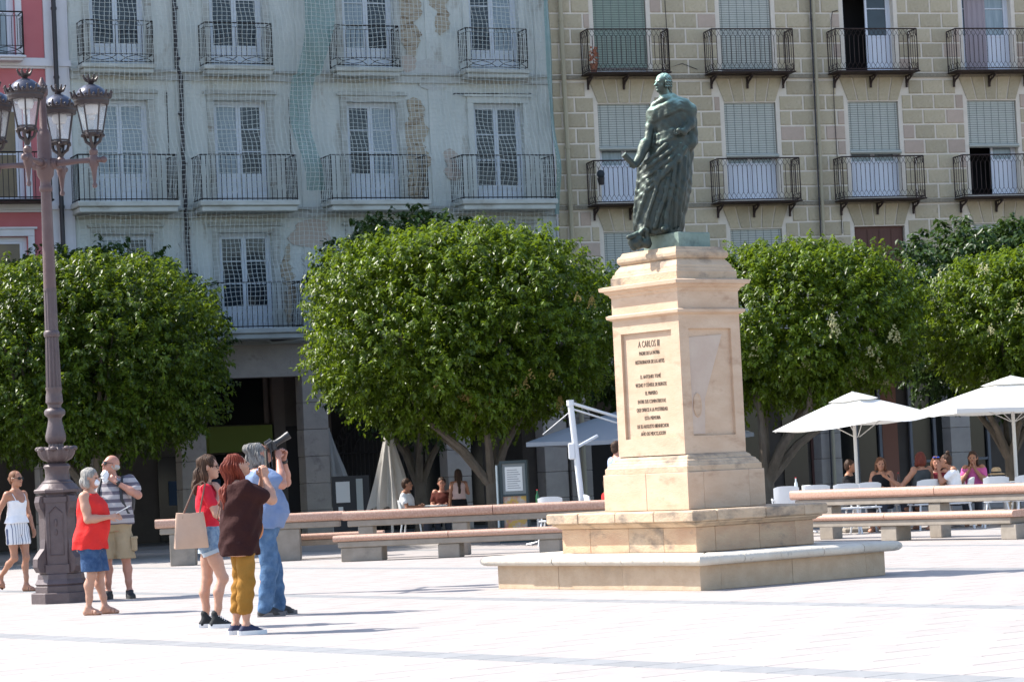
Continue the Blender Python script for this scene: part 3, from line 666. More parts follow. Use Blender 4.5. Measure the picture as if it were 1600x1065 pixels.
for x in (-9.15,-6.12,-2.78,.12):       # shallow pilasters
    mb=MB(); mb.box(x-.17,x+.17,-.03,-.001,4.88,7.62); mb.box(x-.17,x+.17,-.03,-.001,7.88,10.88); mb.box(x-.17,x+.17,-.03,-.001,11.14,17.9); mb.build('pilaster',m_plas,net_b)
def patch(par,x0,x1,z0,z1,m,name='exposed_patch',y=-.036,seed=0,amp=.07):
    rg=random.Random(seed); n=max(6,int((z1-z0)/.07)); L=[];Rr=[]
    for i in range(n+1):
        z=z0+(z1-z0)*i/n; e=max(0.0,math.sin(math.pi*i/n))**.35
        xm=(x0+x1)/2+.05*math.sin(z*5+seed); hw=(x1-x0)/2*(1+.25*math.sin(z*9+seed*2))
        L.append((xm-hw*e+rg.uniform(-amp,amp)*e,z)); Rr.append((xm+hw*e+rg.uniform(-amp,amp)*e+.02,z))
    mb=MB()
    for i in range(n):
        mb.add([(L[i][0],y,L[i][1]),(Rr[i][0],y,Rr[i][1]),(Rr[i+1][0],y,Rr[i+1][1]),(L[i+1][0],y,L[i+1][1]),(L[i][0],0,L[i][1]),(Rr[i][0],0,Rr[i][1]),(Rr[i+1][0],0,Rr[i+1][1]),(L[i+1][0],0,L[i+1][1])],[(0,1,2,3),(0,3,7,4),(1,5,6,2)])
    mb.build(name,m,par)
for k,a in enumerate([(-3.66,-3.12,11.5,13.6,m_brkn),(-3.62,-3.05,7.9,10.55,m_brkn),(-2.75,-2.35,12.1,13.4,m_brkn),(-2.62,-2.22,8.5,9.3,m_salm),(-3.4,-2.3,10.7,11.5,m_lime),(-3.7,-3.2,11.15,11.6,m_salm),
    (-3.95,-2.9,7.0,7.7,m_brkn),(-6.6,-5.6,6.9,7.6,m_salm),(-6.4,-6.0,5.3,6.8,m_lime),(-9.4,-9.05,5.6,7.4,m_lime),(-6.85,-6.62,5.1,7.0,m_brkn),(-3.6,-3.3,5.2,7.0,m_salm),(-2.9,-1.4,6.1,6.6,m_brkn),(-4.4,-3.9,6.3,6.6,m_salm)]):
    patch(net_b,*a,seed=k,y=-.034-0.002*(k%3))
mb=MB(); mb.tube([(-9.28,-.1,18),(-9.28,-.1,11.2),(-9.2,-.14,11.0),(-9.22,-.1,9.0),(-9.16,-.1,4.7)],.05,8)
for z in (12.6,11.4,10.1,8.9,7.4,6.2): mb.lathe([(.062,-.03),(.062,.03)],8,None,(-9.25 if z>9 else -9.18,-.1,z))
mb.build('drain_pipe',m_zinc,net_b,smooth=True)
mb=MB(); mb.tube([(-2.28,-.09,10.64),(-0.24,-.09,10.66)],.012,5); mb.tube([(-2.28,-.09,10.64),(-2.28,0,10.64)],.012,5); mb.tube([(-.24,-.09,10.66),(-.24,0,10.66)],.012,5); mb.build('awning_rod',m_iron,net_b)
for x,z0,z1 in ((-9.55,9.1,10.6),(-6.55,8.6,10.5)):
    mb=MB(); mb.tube([(x,-.08,z0),(x,-.08,z1)],.012,5); mb.build('awning_rod',m_iron,net_b)
mb=MB(); mb.tube([(NX1-.02,-.12,18),(NX1+.0,-.1,4.7)],.02,5); mb.build('edge_cable',m_wht,net_b)
# arcade level: pillars and dark depth behind
def arcade(b,xs,w,x0,x1,mw,mp,ztop=4.6,beam=0.75):
    mb=MB(); mb.box(x0,x1,0,.5,ztop-beam,ztop+.016); mb.build('arcade_beam',mp,b)
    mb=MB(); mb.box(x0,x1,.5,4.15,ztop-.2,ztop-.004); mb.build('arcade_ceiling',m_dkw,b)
    for x in xs:
        n=6; h=(ztop-beam)/n
        for k in range(n):
            j=random.uniform(-.006,.006); q=MB(); q.bbox(x-w/2-j,x+w/2+j,-.02,.5,k*h+.004,(k+1)*h-.004,.012); q.build('pillar_stone',mp,b)
arcade(net_b,[-11.6,-9.23,-6.2,-2.58,.0],.62,NX0,NX1-.01,m_plas,m_arc)
# ---------------------------------------------------- stone block building
BX0,BX1=0.32,24.0
bc=[2.22,5.58,8.96,12.3,15.7,19.1,22.5]; bw=1.40
bh=[]
for c in bc: bh += [(c-bw/2,c+bw/2,7.93,10.4),(c-bw/2,c+bw/2,11.2,13.66),(c-bw/2,c+bw/2,4.72,7.18),(c-.6,c+.6,14.5,16.6)]
mb=MB(); wall_mb(mb,BX0,BX1,4.62,18,bh,0,0.36,m_mort); mb.build('wall',None,bei_b)
backing(bei_b,BX0,BX1,m_mort)
blocks=[]
def row(z0,z1,r,avoid):
    segs=[(BX0+.02,15.6)]
    for (a,b) in avoid:
        ns=[]
        for s in segs:
            if b<=s[0] or a>=s[1]: ns.append(s)
            else:
                if a-s[0]>.12: ns.append((s[0],a))
                if s[1]-b>.12: ns.append((b,s[1]))
        segs=ns
    for (a,b) in segs:
        edge=[a]; x=math.floor(a/.61)*.61+(.305 if r%2 else 0)
        while x<=a+.14: x+=.61
        while x<b-.14: edge.append(x+random.uniform(-.03,.03)); x+=.61
        edge.append(b)
        for i in range(len(edge)-1): blocks.append((edge[i]+.022,edge[i+1]-.022,z0,z1))
for base in (11.14,7.86,4.62):
    z=base+0.02; r=0
    wz0,wz1=(11.2,13.66) if base>11 else (7.93,10.4) if base>7 else (4.72,7.18)
    for r in range(8):
        z0=base+.02+r*.388; z1=z0+.345
        av=[]
        for c in bc:
            if r<6.3: av.append((c-bw/2-.09,c+bw/2+.09))
            else:
                f=.0+.36*((z1-wz1)/.72); av.append((c-bw/2-.16-f*.5,c+bw/2+.16+f*.5))
        row(z0,z1,r+int(base),av)
vouss=[]
for c in bc[:4]:
    for wz1 in (10.4,7.18):
        z0,z1=wz1+.03,wz1+.62
        for k in range(5):
            a0=(k/5-.5)*1.42;a1=((k+1)/5-.5)*1.42; t0=a0*1.30;t1=a1*1.30
            vouss.append([(c+a0+.022,z0),(c+a1-.022,z0),(c+t1-.022,z1),(c+t0+.022,z1)])
blocks.sort(key=lambda b:-(b[2]))
vis=[b for b in blocks if b[2]>6.6 and b[0]<13.9]; rest=[b for b in blocks if not(b[2]>6.6 and b[0]<13.9)]
budget=255; shown=vis[:budget]; rest=vis[budget:]+rest
rg=random.Random(3)
def bmat(b):
    near=min(abs((b[0]+b[1])/2-c) for c in bc)
    return m_blkp if (near<1.25 and rg.random()<(.5 if b[0]>7 else .12)) else m_blk
def blockmb(mb,b,m=None):
    x0,x1,z0,z1=b; j=rg.uniform(0.014,.028); e=.012
    mb.add([(x0,0,z0),(x1,0,z0),(x1,0,z1),(x0,0,z1),(x0+e,-j,z0+e),(x1-e,-j,z0+e),(x1-e,-j,z1-e),(x0+e,-j,z1-e)],[(4,5,6,7),(0,1,5,4),(1,2,6,5),(2,3,7,6),(3,0,4,7)],m)
for b in shown:
    cx_,cz_=(b[0]+b[1])/2,(b[2]+b[3])/2; mb=MB(); blockmb(mb,(b[0]-cx_,b[1]-cx_,b[2]-cz_,b[3]-cz_)); mb.build('stone_block',bmat(b),bei_b,loc=(cx_,0,cz_))
mb=MB()
for b in rest: blockmb(mb,b,bmat(b))
tag(mb.build('far_stone_blocks',None,bei_b),kind='stuff')
for v in vouss:
    cx_=sum(p[0] for p in v)/4; cz_=sum(p[1] for p in v)/4; mb=MB(); mb.prism([(p[0]-cx_,p[1]-cz_) for p in v],-.024,0); mb.build('arch_stone',m_blk,bei_b,loc=(cx_,0,cz_))
for z in (11.02,7.76):
    mb=MB(); mb.box(BX0,BX1,-.05,-.001,z-.005,z+.10); mb.build('string_course',mat('rough_string_stone',(0.30,0.26,0.19),0.95,(0.22,0.19,0.14),14,bump=.03,bscale=30),bei_b)
m_blind=mat('grey_green_slat_blind',(0.42,0.43,0.38),0.8,(0.48,0.48,0.43),3,wave=(2,17,(0.24,0.25,0.22),0.4))
m_blgr=mat('green_slat_blind',(0.22,0.27,0.22),0.8,(0.26,0.30,0.25),3,wave=(2,17,(0.12,0.155,0.125),0.4))
m_cord=mat('blind_cord',(0.14,0.15,0.145),0.8)
def blind(par,c,zb,zt,w,m,roll=True,y=.05):
    mb=MB(); n=14
    mb.box(c-w/2+.02,c+w/2-.02,y,y+.015,zb,zt-.005); o=mb.build('roller_blind',m,par)
    q=MB()
    for i in range(7): x=c-w/2+.08+(w-.16)*i/6; q.box(x-.004,x+.004,y-.006,y-.001,zb+.03,zt-.02)
    q.build('cord',m_cord,o)
    if roll:
        q=MB(); q.tube([(c-w/2+.0,y-.03,zb),(c+w/2+.02,y-.03,zb-.01)],.055,10); q.build('blind_roll',m,o,smooth=True)
    return o
for i,c in enumerate(bc):
    for z0,z1,rowi in ((7.93,10.4,1),(11.2,13.66,0),(4.72,7.18,2)):
        brown = rowi==2 and i==2
        if brown:
            mb=MB(); mb.box(c-bw/2+.02,c+bw/2-.02,.10,.14,z0,z1)
            o=mb.build('brown_shutter',mat('brown_wood',(0.085,0.032,0.022),0.7,(0.11,0.045,0.03),8,stretch=(8,1,.5)),bei_b)
            for k in range(4):
                q=MB(); q.box(c-bw/2+.06+k*.33,c-bw/2+.06+k*.33+.29,.088,.099,z0+.08,z1-.08); q.build('shutter_board',MATS['brown_wood'],o)
            continue
        op = (rowi==0 and i==2) or (rowi==1 and i==3)
        o=window(bei_b,c,z0,z1,bw,m_frmw,m_curt,m_curt if not(rowi==0 and i==2) else m_glass,y=.2,panel=0.36,muntin=1,open_l=op,fw=.06)
        if op:
            q=MB(); q.box(c-bw/2+.07,c-bw/2+.11,.25,.78,z0+.05,z1-.08); q.build('open_leaf',m_frmw,o)
        if rowi==0 and i==3:
            q=MB(); n=12; pts=[(c-.55+.6*k/n,.19+.02*math.sin(k*2.1)) for k in range(n+1)]
            for k in range(n): q.add([(pts[k][0],pts[k][1],z0+.03),(pts[k+1][0],pts[k+1][1],z0+.03),(pts[k+1][0],pts[k+1][1],z1-.1),(pts[k][0],pts[k][1],z1-.1)],[(0,1,2,3)])
            q.build('curtain',mat('mauve_curtain',(0.33,0.28,0.30),0.9),o)
        if rowi==0:
            if i==0: blind(bei_b,c,z0+.12,z1,bw,m_blgr,False)
            elif i==1: blind(bei_b,c,z0+.05,z1,bw,m_blgr if False else m_blind,False)
            else: blind(bei_b,c,z1-.38,z1,bw,m_blind,True)
        elif rowi==1:
            blind(bei_b,c,(9.28,9.05,9.1,9.22,9.1,9.0,9.2)[i],z1,bw,m_blind,True)
        else: blind(bei_b,c,z0+.9,z1,bw,m_blind,True)
for c,w in zip(bc,(2.12,2.18,2.24,2.25,2.2,2.2,2.2)):
    xo=(c-.0) if c<3 else c-.06
    for z in (11.12,7.84,4.6):
        balcony(bei_b,xo,z,w,.55,1.07,'hex',m_ironb,m_ironb,th=.07,brackets=3,my=-.03)
def pipe(par,x,xb,m,r=.05,y=-.13,z0=0.0,name='drain_pipe'):
    mb=MB(); mb.tube([(x,y,18),(xb,y,z0)],r,8)
    for z in (12.5,10.9,9.3,7.9,6.4): mb.lathe([(r*1.3,-.03),(r*1.3,.03)],8,None,(x+(xb-x)*(18-z)/18,y,z))
    return mb.build(name,m,par,smooth=True)
pipe(bei_b,.62,.68,m_tanp,.06); pipe(bei_b,7.45,7.3,m_tanp,.045); pipe(bei_b,7.37,7.22,m_zinc,.022,name='cable_duct')
mb=MB(); mb.tube([(8.1,-.05,12.75),(7.95,-.07,12.72),(7.5+.4,-.06,12.5),(7.86,-.05,10),(7.9,-.05,7)],.011,4); mb.build('cable',m_iron,bei_b)
mb=MB(); mb.tube([(3.42,-.05,13.4),(3.45,-.05,11.3),(3.8,-.06,11.4),(4.2,-.05,11.25)],.009,4); mb.build('cable',m_iron,bei_b)
arcade(bei_b,[.65,3.95,7.3,10.9,14.0,17.4,20.8],.55,BX0,BX1,m_mort,mat('beige_arcade_stone',(0.38,0.33,0.28),0.9,(0.31,0.27,0.235),2.5,bump=.006,rnd=.05))
# plant pots and a lamp on the balconies are separate things
m_terra=mat('terracotta',(0.30,0.12,0.07),0.85); m_leafd=mat('pot_plant_leaf',(0.12,0.07,0.03),0.7)
def bl(x,y,z,m=MBG):
    a=math.atan(m); return (P0[0]+x*math.cos(a)-y*math.sin(a), P0[1]+x*math.sin(a)+y*math.cos(a), z)
pp=thing('potted_plant','dried reddish plant in a pot on the upper balcony left of the statue','plant',bl(1.35,-.4,11.13))
mb=MB(); mb.lathe([(.07,0),(.10,.2),(.11,.22),(.09,.21)],12); mb.build('pot',m_terra,pp,smooth=True)
mb=MB(); rr=random.Random(5)
for k in range(46):
    a=rr.uniform(0,6.28); h=rr.uniform(.2,.62); r=rr.uniform(.02,.14); c=Vector((r*math.cos(a),r*math.sin(a),h)); d=Vector((rr.uniform(-.05,.05),rr.uniform(-.05,.05),.05)); mb.add([c-d*.5,c+Vector((.03,0,0)),c+d,c-Vector((.03,0,0))],[(0,1,2,3)])
mb.build('foliage',mat('dry_plant',(0.30,0.10,0.05),0.8),pp)
pb=thing('hanging_planter','dark round planter hung on the lower balcony rail left of the statue','planter',bl(1.32,-.62,8.35))
mb=MB(); mb.ball((0,0,0.22),(.10,.10,.11),10); mb.build('ball_shrub',mat('dark_shrub',(0.02,0.025,0.03),0.8),pb,smooth=True)
mb=MB(); mb.lathe([(.06,-.05),(.09,.1),(.095,.13)],10); mb.build('pot',m_iron,pb)
# ---------------------------------------------------- pink building
PX0,PX1=-24.0,-11.84
pc=[-13.75,-17.1,-20.5]; pw=1.6
ph=[]
for c in pc: ph += [(c-pw/2,c+pw/2,8.05,10.3),(c-.7,c+.7,11.3,13.6),(c-pw/2,c+pw/2,5.0,7.25),(c-.6,c+.6,14.5,16.6)]
mb=MB(); wall_mb(mb,PX0,-12.40,4.62,18,ph,0,.36,m_pink); mb.build('wall',None,pnk_b)
mb=MB(); mb.box(-12.396,PX1,-.06,.36,0,18); mb.build('corner_strip',m_wht,pnk_b)
mb=MB(); mb.box(-12.22,PX1-.06,-.085,-.061,0,18); mb.build('corner_moulding',m_wht,pnk_b)
backing(pnk_b,PX0,PX1-.01,m_pink)
for z,h in ((11.12,.22),(7.80,.22),(4.7,.25)):
    mb=MB(); mb.box(PX0,-12.40,-.06,-.001,z-.0,z+h); mb.box(PX0,PX1+.04,-.12,-.062,z+.05,z+h-.03); mb.box(PX0,-12.40,-.10,-.061,z+h-.026,z+h+.02); mb.build('string_course',m_wht,pnk_b)
for c in pc:
    for (z0,z1,w) in ((8.05,10.3,pw),(11.3,13.6,1.4),(5.0,7.25,pw)):
        window(pnk_b,c,z0,z1,w,m_frmw,mat('ochre_blind_glass',(0.16,0.11,0.05),.3,(0.1,0.07,.04),2) if z0<9 else m_curt,mat('ochre_blind_glass',(0.16,0.11,0.05),.3) if z0<9 else m_curt,panel=0,muntin=1,y=.14,fw=.1)
        mb=MB(); a,b=c-w/2,c+w/2; t=.15
        mb.box(a-t,a-.004,-.04,0,z0,z1);mb.box(b+.004,b+t,-.04,0,z0,z1);mb.box(a-t,b+t,-.05,0,z1+.004,z1+.16);mb.box(a-t-.06,b+t+.06,-.09,0,z1+.164,z1+.21); mb.build('window_surround',m_wht,pnk_b)
balcony(pnk_b,-13.75,11.36,1.55,.45,1.0,'scroll',m_iron,m_wht,th=.12); balcony(pnk_b,-13.75,8.03,2.45,.75,1.07,'plain',m_iron,m_iron,th=.1)
balcony(pnk_b,-17.1,8.03,2.45,.75,1.07,'plain',m_iron,m_iron,th=.1); balcony(pnk_b,-13.75,4.9,2.45,.75,1.07,'plain',m_iron,m_iron,th=.1)
pipe(pnk_b,-12.19,-12.17,m_zinc,.055,y=-.2)
arcade(pnk_b,[-12.6,-15.4,-18.7,-22.0],.6,PX0,-12.4,m_pink,m_arc)
# ---------------------------------------------------- what stands in the arcades (shop fronts on the rear wall)
def shop(b,x0,x1,z0,z1,m,name,y=4.14,d=.05):
    mb=MB(); mb.box(x0,x1,y-d,y-.002,z0,z1); return mb.build(name,m,b)
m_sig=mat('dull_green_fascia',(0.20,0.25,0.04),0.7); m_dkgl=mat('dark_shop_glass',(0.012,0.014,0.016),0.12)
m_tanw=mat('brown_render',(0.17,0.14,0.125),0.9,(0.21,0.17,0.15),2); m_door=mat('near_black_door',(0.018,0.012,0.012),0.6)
m_lit=mat('pale_notice',(0.42,0.44,0.42),0.7)
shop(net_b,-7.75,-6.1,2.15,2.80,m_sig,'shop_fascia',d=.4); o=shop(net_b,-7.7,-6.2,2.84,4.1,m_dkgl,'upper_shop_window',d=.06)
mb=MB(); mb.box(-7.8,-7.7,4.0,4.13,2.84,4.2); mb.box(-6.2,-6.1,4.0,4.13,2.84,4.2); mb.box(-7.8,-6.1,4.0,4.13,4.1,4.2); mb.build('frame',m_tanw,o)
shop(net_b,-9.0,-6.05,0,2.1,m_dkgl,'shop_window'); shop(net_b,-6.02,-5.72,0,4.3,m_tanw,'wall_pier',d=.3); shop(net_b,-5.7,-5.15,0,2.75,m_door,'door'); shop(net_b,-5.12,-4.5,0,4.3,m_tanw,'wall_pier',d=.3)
for k in range(5): shop(net_b,-8.75+k*.52,-8.45+k*.52,.9,1.5+.2*(k%2),m_lit if k in(1,4) else mat('blue_poster',(0.05,0.09,0.16),.7),'poster',y=4.08,d=.02)
# iron fan gate
gt=MB(); gx,gr=-3.35,1.05
for k in range(19):
    x=gx-gr+2*gr*k/18; h=2.0+math.sqrt(max(0,gr*gr-(x-gx)**2)); gt.tube([(x,4.0,0),(x,4.0,h)],.014,4)
for r_ in (gr,gr*.75,gr*.5): gt.tube([(gx+r_*math.cos(a),3.98,2.0+r_*math.sin(a)) for a in [math.pi*k/16 for k in range(17)]],.018,4)
for z in (1.0,2.0): gt.tube([(gx-gr,3.98,z),(gx+gr,3.98,z)],.02,4)
for k in range(16): a=math.pi*(k+.5)/16; gt.tube([(gx+gr*.75*math.cos(a),3.97,2+gr*.75*math.sin(a)),(gx+gr*.87*math.cos(a+.09),3.97,2+gr*.87*math.sin(a+.09)),(gx+gr*math.cos(a),3.97,2+gr*math.sin(a))],.012,3)
gt.build('fan_gate',mat('grey_iron_gate',(0.06,0.055,0.055),.6),net_b)
shop(net_b,-4.45,-2.25,0,3.1,m_door,'gateway',d=.02)
shop(net_b,-1.9,-.3,0,3.6,m_dkgl,'shop_window')
# cafe entrance, shop windows and doors in the beige building
for x0,x1,z0,z1,m,nm in ((.7,3.3,0,2.7,m_door,'shop_window'),(4.3,5.6,0,3.3,m_door,'door'),(5.9,6.9,0,3.4,m_dkgl,'shop_window'),(7.6,8.3,0,3.6,m_dkgl,'shop_window'),(8.4,8.9,0,3.6,mat('dark_red_frame',(0.09,0.025,0.02),.6),'door'),
   (9.0,10.4,0,3.5,m_dkgl,'shop_window'),(10.5,10.95,0,4.2,mat('salmon_wall',(0.36,0.17,0.12),.9),'wall_pier'),(11.3,13.6,0,3.6,m_dkgl,'shop_window')): shop(bei_b,x0,x1,z0,z1,m,nm)
for x in (9.0,9.7,10.4,11.3,12.0,12.8,13.6):
    mb=MB(); mb.box(x-.04,x+.04,3.98,4.08,0,3.6); mb.build('shopfront_mullion',mat('grey_aluminium',(0.22,0.23,0.27),.5),bei_b)
for x in (11.3,12.0,12.8): 
    mb=MB(); mb.box(x+.04,x+.76,4.0,4.07,1.05,1.12); mb.build('shopfront_rail',MATS['grey_aluminium'],bei_b)
for x,z in ((5.05,2.2),(5.2,2.2),(5.05,2.0),(5.2,2.0)): mb=MB(); mb.ball((x,3.9,z),.04,8); mb.build('wall_light_glass',mat('frosted_bulb',(0.4,0.38,0.36),.4),bei_b,smooth=True)
text("VENTANAL",bei_b,8.0,4.05,2.05,.22,mat('muted_red_letters',(0.16,0.05,0.045),.7),name='shop_letters') if False else None
# ---------------------------------------------------- net
a_=math.atan(MN)
net = thing('safety_net','white string safety net draped over the peeling blue-grey facade','net',(P0[0],P0[1],0),a_)
m_thr=mat('net_cord',(0.52,0.55,0.52),0.8)
m_fab=mat('teal_debris_sheet',(0.14,0.26,0.25),0.9,(0.18,0.30,0.28),5,alpha=0.62)
def nety(x,z):
    b=.52+.42*math.exp(-((z-8.75)/.75)**2)+.40*math.exp(-((z-5.7)/.7)**2)+.16*math.exp(-((z-11.9)/.7)**2)
    g=min(1,max(0,(z-4.75)/.5)); ed=min(1,(NX1-x)/.25,(x-NX0+.02)/.3); ed=max(0.0,ed)**.5
    return -(0.12+(b-.1)*g*ed)-.03*math.sin(x*2.1+z*.9)-.02*math.sin(x*5.3-z*2.2)
def warp(x,z):
    return (x+.020*math.sin(z*1.7+x*.7)+.010*math.sin(z*4.1+x*2.3)+.012*math.sin(z*9+x*5), z+.03*math.sin(x*1.3+z*.5)+.009*math.sin(x*3.7+z)+.01*math.sin(x*8+z*3))
mb=MB()
def thread(pts,r):
    n=len(pts); vs=[];fs=[]
    for i,(x,z) in enumerate(pts):
        y=nety(x,z); t=pts[min(i+1,n-1)]; q=pts[max(i-1,0)]; dx,dz=t[0]-q[0],t[1]-q[1]; L=math.hypot(dx,dz)+1e-9
        nx,nz=-dz/L*r,dx/L*r; vs+=[(x+nx,y,z+nz),(x-nx,y,z-nz),(x,y-r*1.4,z)]
    for i in range(n-1): a=i*3; fs+=[(a+1,a+2,a+5,a+4),(a+2,a,a+3,a+5)]
    mb.add(vs,fs)
sp=.113
nv=int((NX1-.04-NX0)/sp)
for i in range(nv+1):
    x=NX0+.02+i*sp; thread([warp(x,4.85+k*.13) for k in range(69)],.0054)
for j in range(int((13.75-4.88)/.106)):
    z=4.88+j*.106; thread([warp(NX0+.02+(NX1-.06-NX0)*k/96,z) for k in range(97)],.0050)
tag(mb.build('net_threads',m_thr,net),kind='stuff')
mb=MB(); n=90; vs=[]
cx0=lambda z:-6.17+.18*math.sin(z*1.1)-(.12 if z<11 else 0)
for i in range(n+1):
    z=8.2+5.5*i/n; wd=(.22+.16*max(0,min(1,(z-9.6)/3)))
    for k in range(7):
        x=cx0(z)+wd*2*(k/6)-.2; vs.append((x,nety(x,z)+.05+.04*math.sin(k*2+z*2),z))
mb.add(vs,[(i*7+k,i*7+k+1,i*7+k+8,i*7+k+7) for i in range(n) for k in range(6)]); mb.build('debris_sheet',m_fab,net,smooth=True)
mb=MB(); vs=[]
for i in range(61):
    z=7.6+6.1*i/60
    for k in range(3): x=NX1-.30+.13*k+.04*math.sin(z*2); vs.append((x,nety(x,z)-.01-.05*(k==1),z))
mb.add(vs,[(i*3+k,i*3+k+1,i*3+k+4,i*3+k+3) for i in range(60) for k in range(2)]); mb.build('debris_sheet',m_fab,net,smooth=True)
for (zz,r_) in ((4.9,.03),(4.84,.02)): 
    q=MB(); q.tube([(x,nety(x,zz)-.02,zz+.06*math.sin(x*1.9)-(.14 if -7.4<x<-6.0 else 0)) for x in [NX0+.02+k*.25 for k in range(48)]],r_,5); q.build('gathered_hem',m_thr if r_<.025 else m_zinc,net)
# ================================================================== TREES
def leafmat(name,c1,c2,tr):
    m=bpy.data.materials.new(name); m.use_nodes=True; MATS[name]=m
    n=m.node_tree.nodes;l=m.node_tree.links;b=n['Principled BSDF']; out=n['Material Output']
    b.inputs['Roughness'].default_value=0.38; b.inputs['Specular IOR Level'].default_value=0.30
    tc=n.new('ShaderNodeTexCoord'); nz=n.new('ShaderNodeTexNoise'); nz.inputs['Scale'].default_value=2.2; nz.inputs['Detail'].default_value=4; l.new(tc.outputs['Object'],nz.inputs['Vector'])
    wn=n.new('ShaderNodeTexNoise'); wn.inputs['Scale'].default_value=23; l.new(tc.outputs['Object'],wn.inputs['Vector'])
    ad=n.new('ShaderNodeMath'); ad.operation='ADD'; l.new(nz.outputs['Fac'],ad.inputs[0]); l.new(wn.outputs['Fac'],ad.inputs[1])
    r=n.new('ShaderNodeMapRange'); r.inputs[1].default_value=.80; r.inputs[2].default_value=1.22; l.new(ad.outputs[0],r.inputs[0])
    mx=n.new('ShaderNodeMix'); mx.data_type='RGBA'; mx.inputs[6].default_value=(*c1,1); mx.inputs[7].default_value=(*c2,1); l.new(r.outputs[0],mx.inputs[0]); l.new(mx.outputs[2],b.inputs['Base Color'])
    t=n.new('ShaderNodeBsdfTranslucent'); t.inputs[0].default_value=(*tr,1); ms=n.new('ShaderNodeMixShader'); ms.inputs[0].default_value=.26
    l.new(b.outputs[0],ms.inputs[1]); l.new(t.outputs[0],ms.inputs[2]); l.new(ms.outputs[0],out.inputs['Surface']); return m
m_leaf=leafmat('glossy_leaf',(0.014,0.030,0.003),(0.118,0.178,0.013),(0.28,0.40,0.022))
m_leaf0=leafmat('shade_toned_leaf',(0.011,0.025,0.004),(0.085,0.138,0.012),(0.24,0.34,0.02))  # leaf colour darkened to carry the shade on the leftmost crown
m_leaf2=leafmat('back_row_shaded_leaf',(0.018,0.042,0.010),(0.042,0.082,0.016),(0.07,0.12,0.02))  # darker leaf copy: the back row's shade is put into its colour
m_bark=mat('grey_bark',(0.11,0.09,0.07),0.95,(0.17,0.14,0.11),9,bump=0.02,bscale=14,stretch=(1,1,.35))
m_blo=mat('cream_blossom',(0.36,0.34,0.15),0.8,(0.44,0.42,0.22),8); m_blo2=mat('faded_yellow_blossom',(0.30,0.20,0.05),0.8,(0.36,0.26,0.08),8)
def crown_leaves(rng,rx,ry,rz,nshoot,per,L,pw=2.5,lumps=0.07):
    d=rng.normal(size=(nshoot,3)); d/=np.linalg.norm(d,axis=1)[:,None]
    lumps=.10
    # superellipsoid radius
    q=(np.abs(d[:,0]/rx)**pw+np.abs(d[:,1]/ry)**pw+np.abs(d[:,2]/rz)**pw)**(-1/pw)
    a=np.arctan2(d[:,1],d[:,0]); lum=1+lumps*(np.sin(a*5+d[:,2]*7)*.5+np.sin(a*9-d[:,2]*11+1)*.4+np.sin(a*3+2+d[:,2]*4)*.5)
    f=rng.uniform(0.0,1.0,nshoot)**0.45*0.36+0.64
    base=d*(q*lum*f)[:,None]
    nrm=d/np.array([rx,ry,rz])**2*rx*ry; nrm/=np.linalg.norm(nrm,axis=1)[:,None]
    sd=nrm*.75+np.array([0,0,.45])+rng.normal(size=(nshoot,3))*.38; sd/=np.linalg.norm(sd,axis=1)[:,None]
    sl=rng.uniform(.22,.48,nshoot)
    t=np.tile((np.arange(per)+.5)/per,(nshoot,1))+rng.uniform(-.04,.04,(nshoot,per))
    pos=base[:,None,:]+sd[:,None,:]*(sl[:,None]*(t))[:,:,None]; pos[:,:,2]-=(t**2)*sl[:,None]*.25
    pos=pos.reshape(-1,3); S=np.repeat(sd,per,0); N=len(pos)
    rnd=rng.normal(size=(N,3)); side=np.cross(S,rnd); side/=np.linalg.norm(side,axis=1)[:,None]+1e-9
    ld=S*.35+side*.85+np.array([0,0,-.70]); ld/=np.linalg.norm(ld,axis=1)[:,None]
    upn=np.array([0,0,1.0])+np.repeat(nrm,per,0)*.28+rng.normal(size=(N,3))*.28
    wv=np.cross(ld,upn); wv/=np.linalg.norm(wv,axis=1)[:,None]+1e-9
    nn=np.cross(wv,ld)
    ln=(L*rng.uniform(.7,1.25,N))[:,None]; wd=ln*.26
    v0=pos; v1=pos+ld*ln*.45+wv*wd+nn*ln*.06; v2=pos+ld*ln-nn*ln*.14; v3=pos+ld*ln*.45-wv*wd+nn*ln*.06; vm=pos+ld*ln*.5
    V=np.stack([v0,v1,v2,v3],1).reshape(-1,3)
    F=(np.arange(N)[:,None]*4+np.array([[0,1,2,3]])).astype(np.int64)
    T=np.stack([F[:,[0,1,2]],F[:,[0,2,3]]],1).reshape(-1,3)
    return V,T
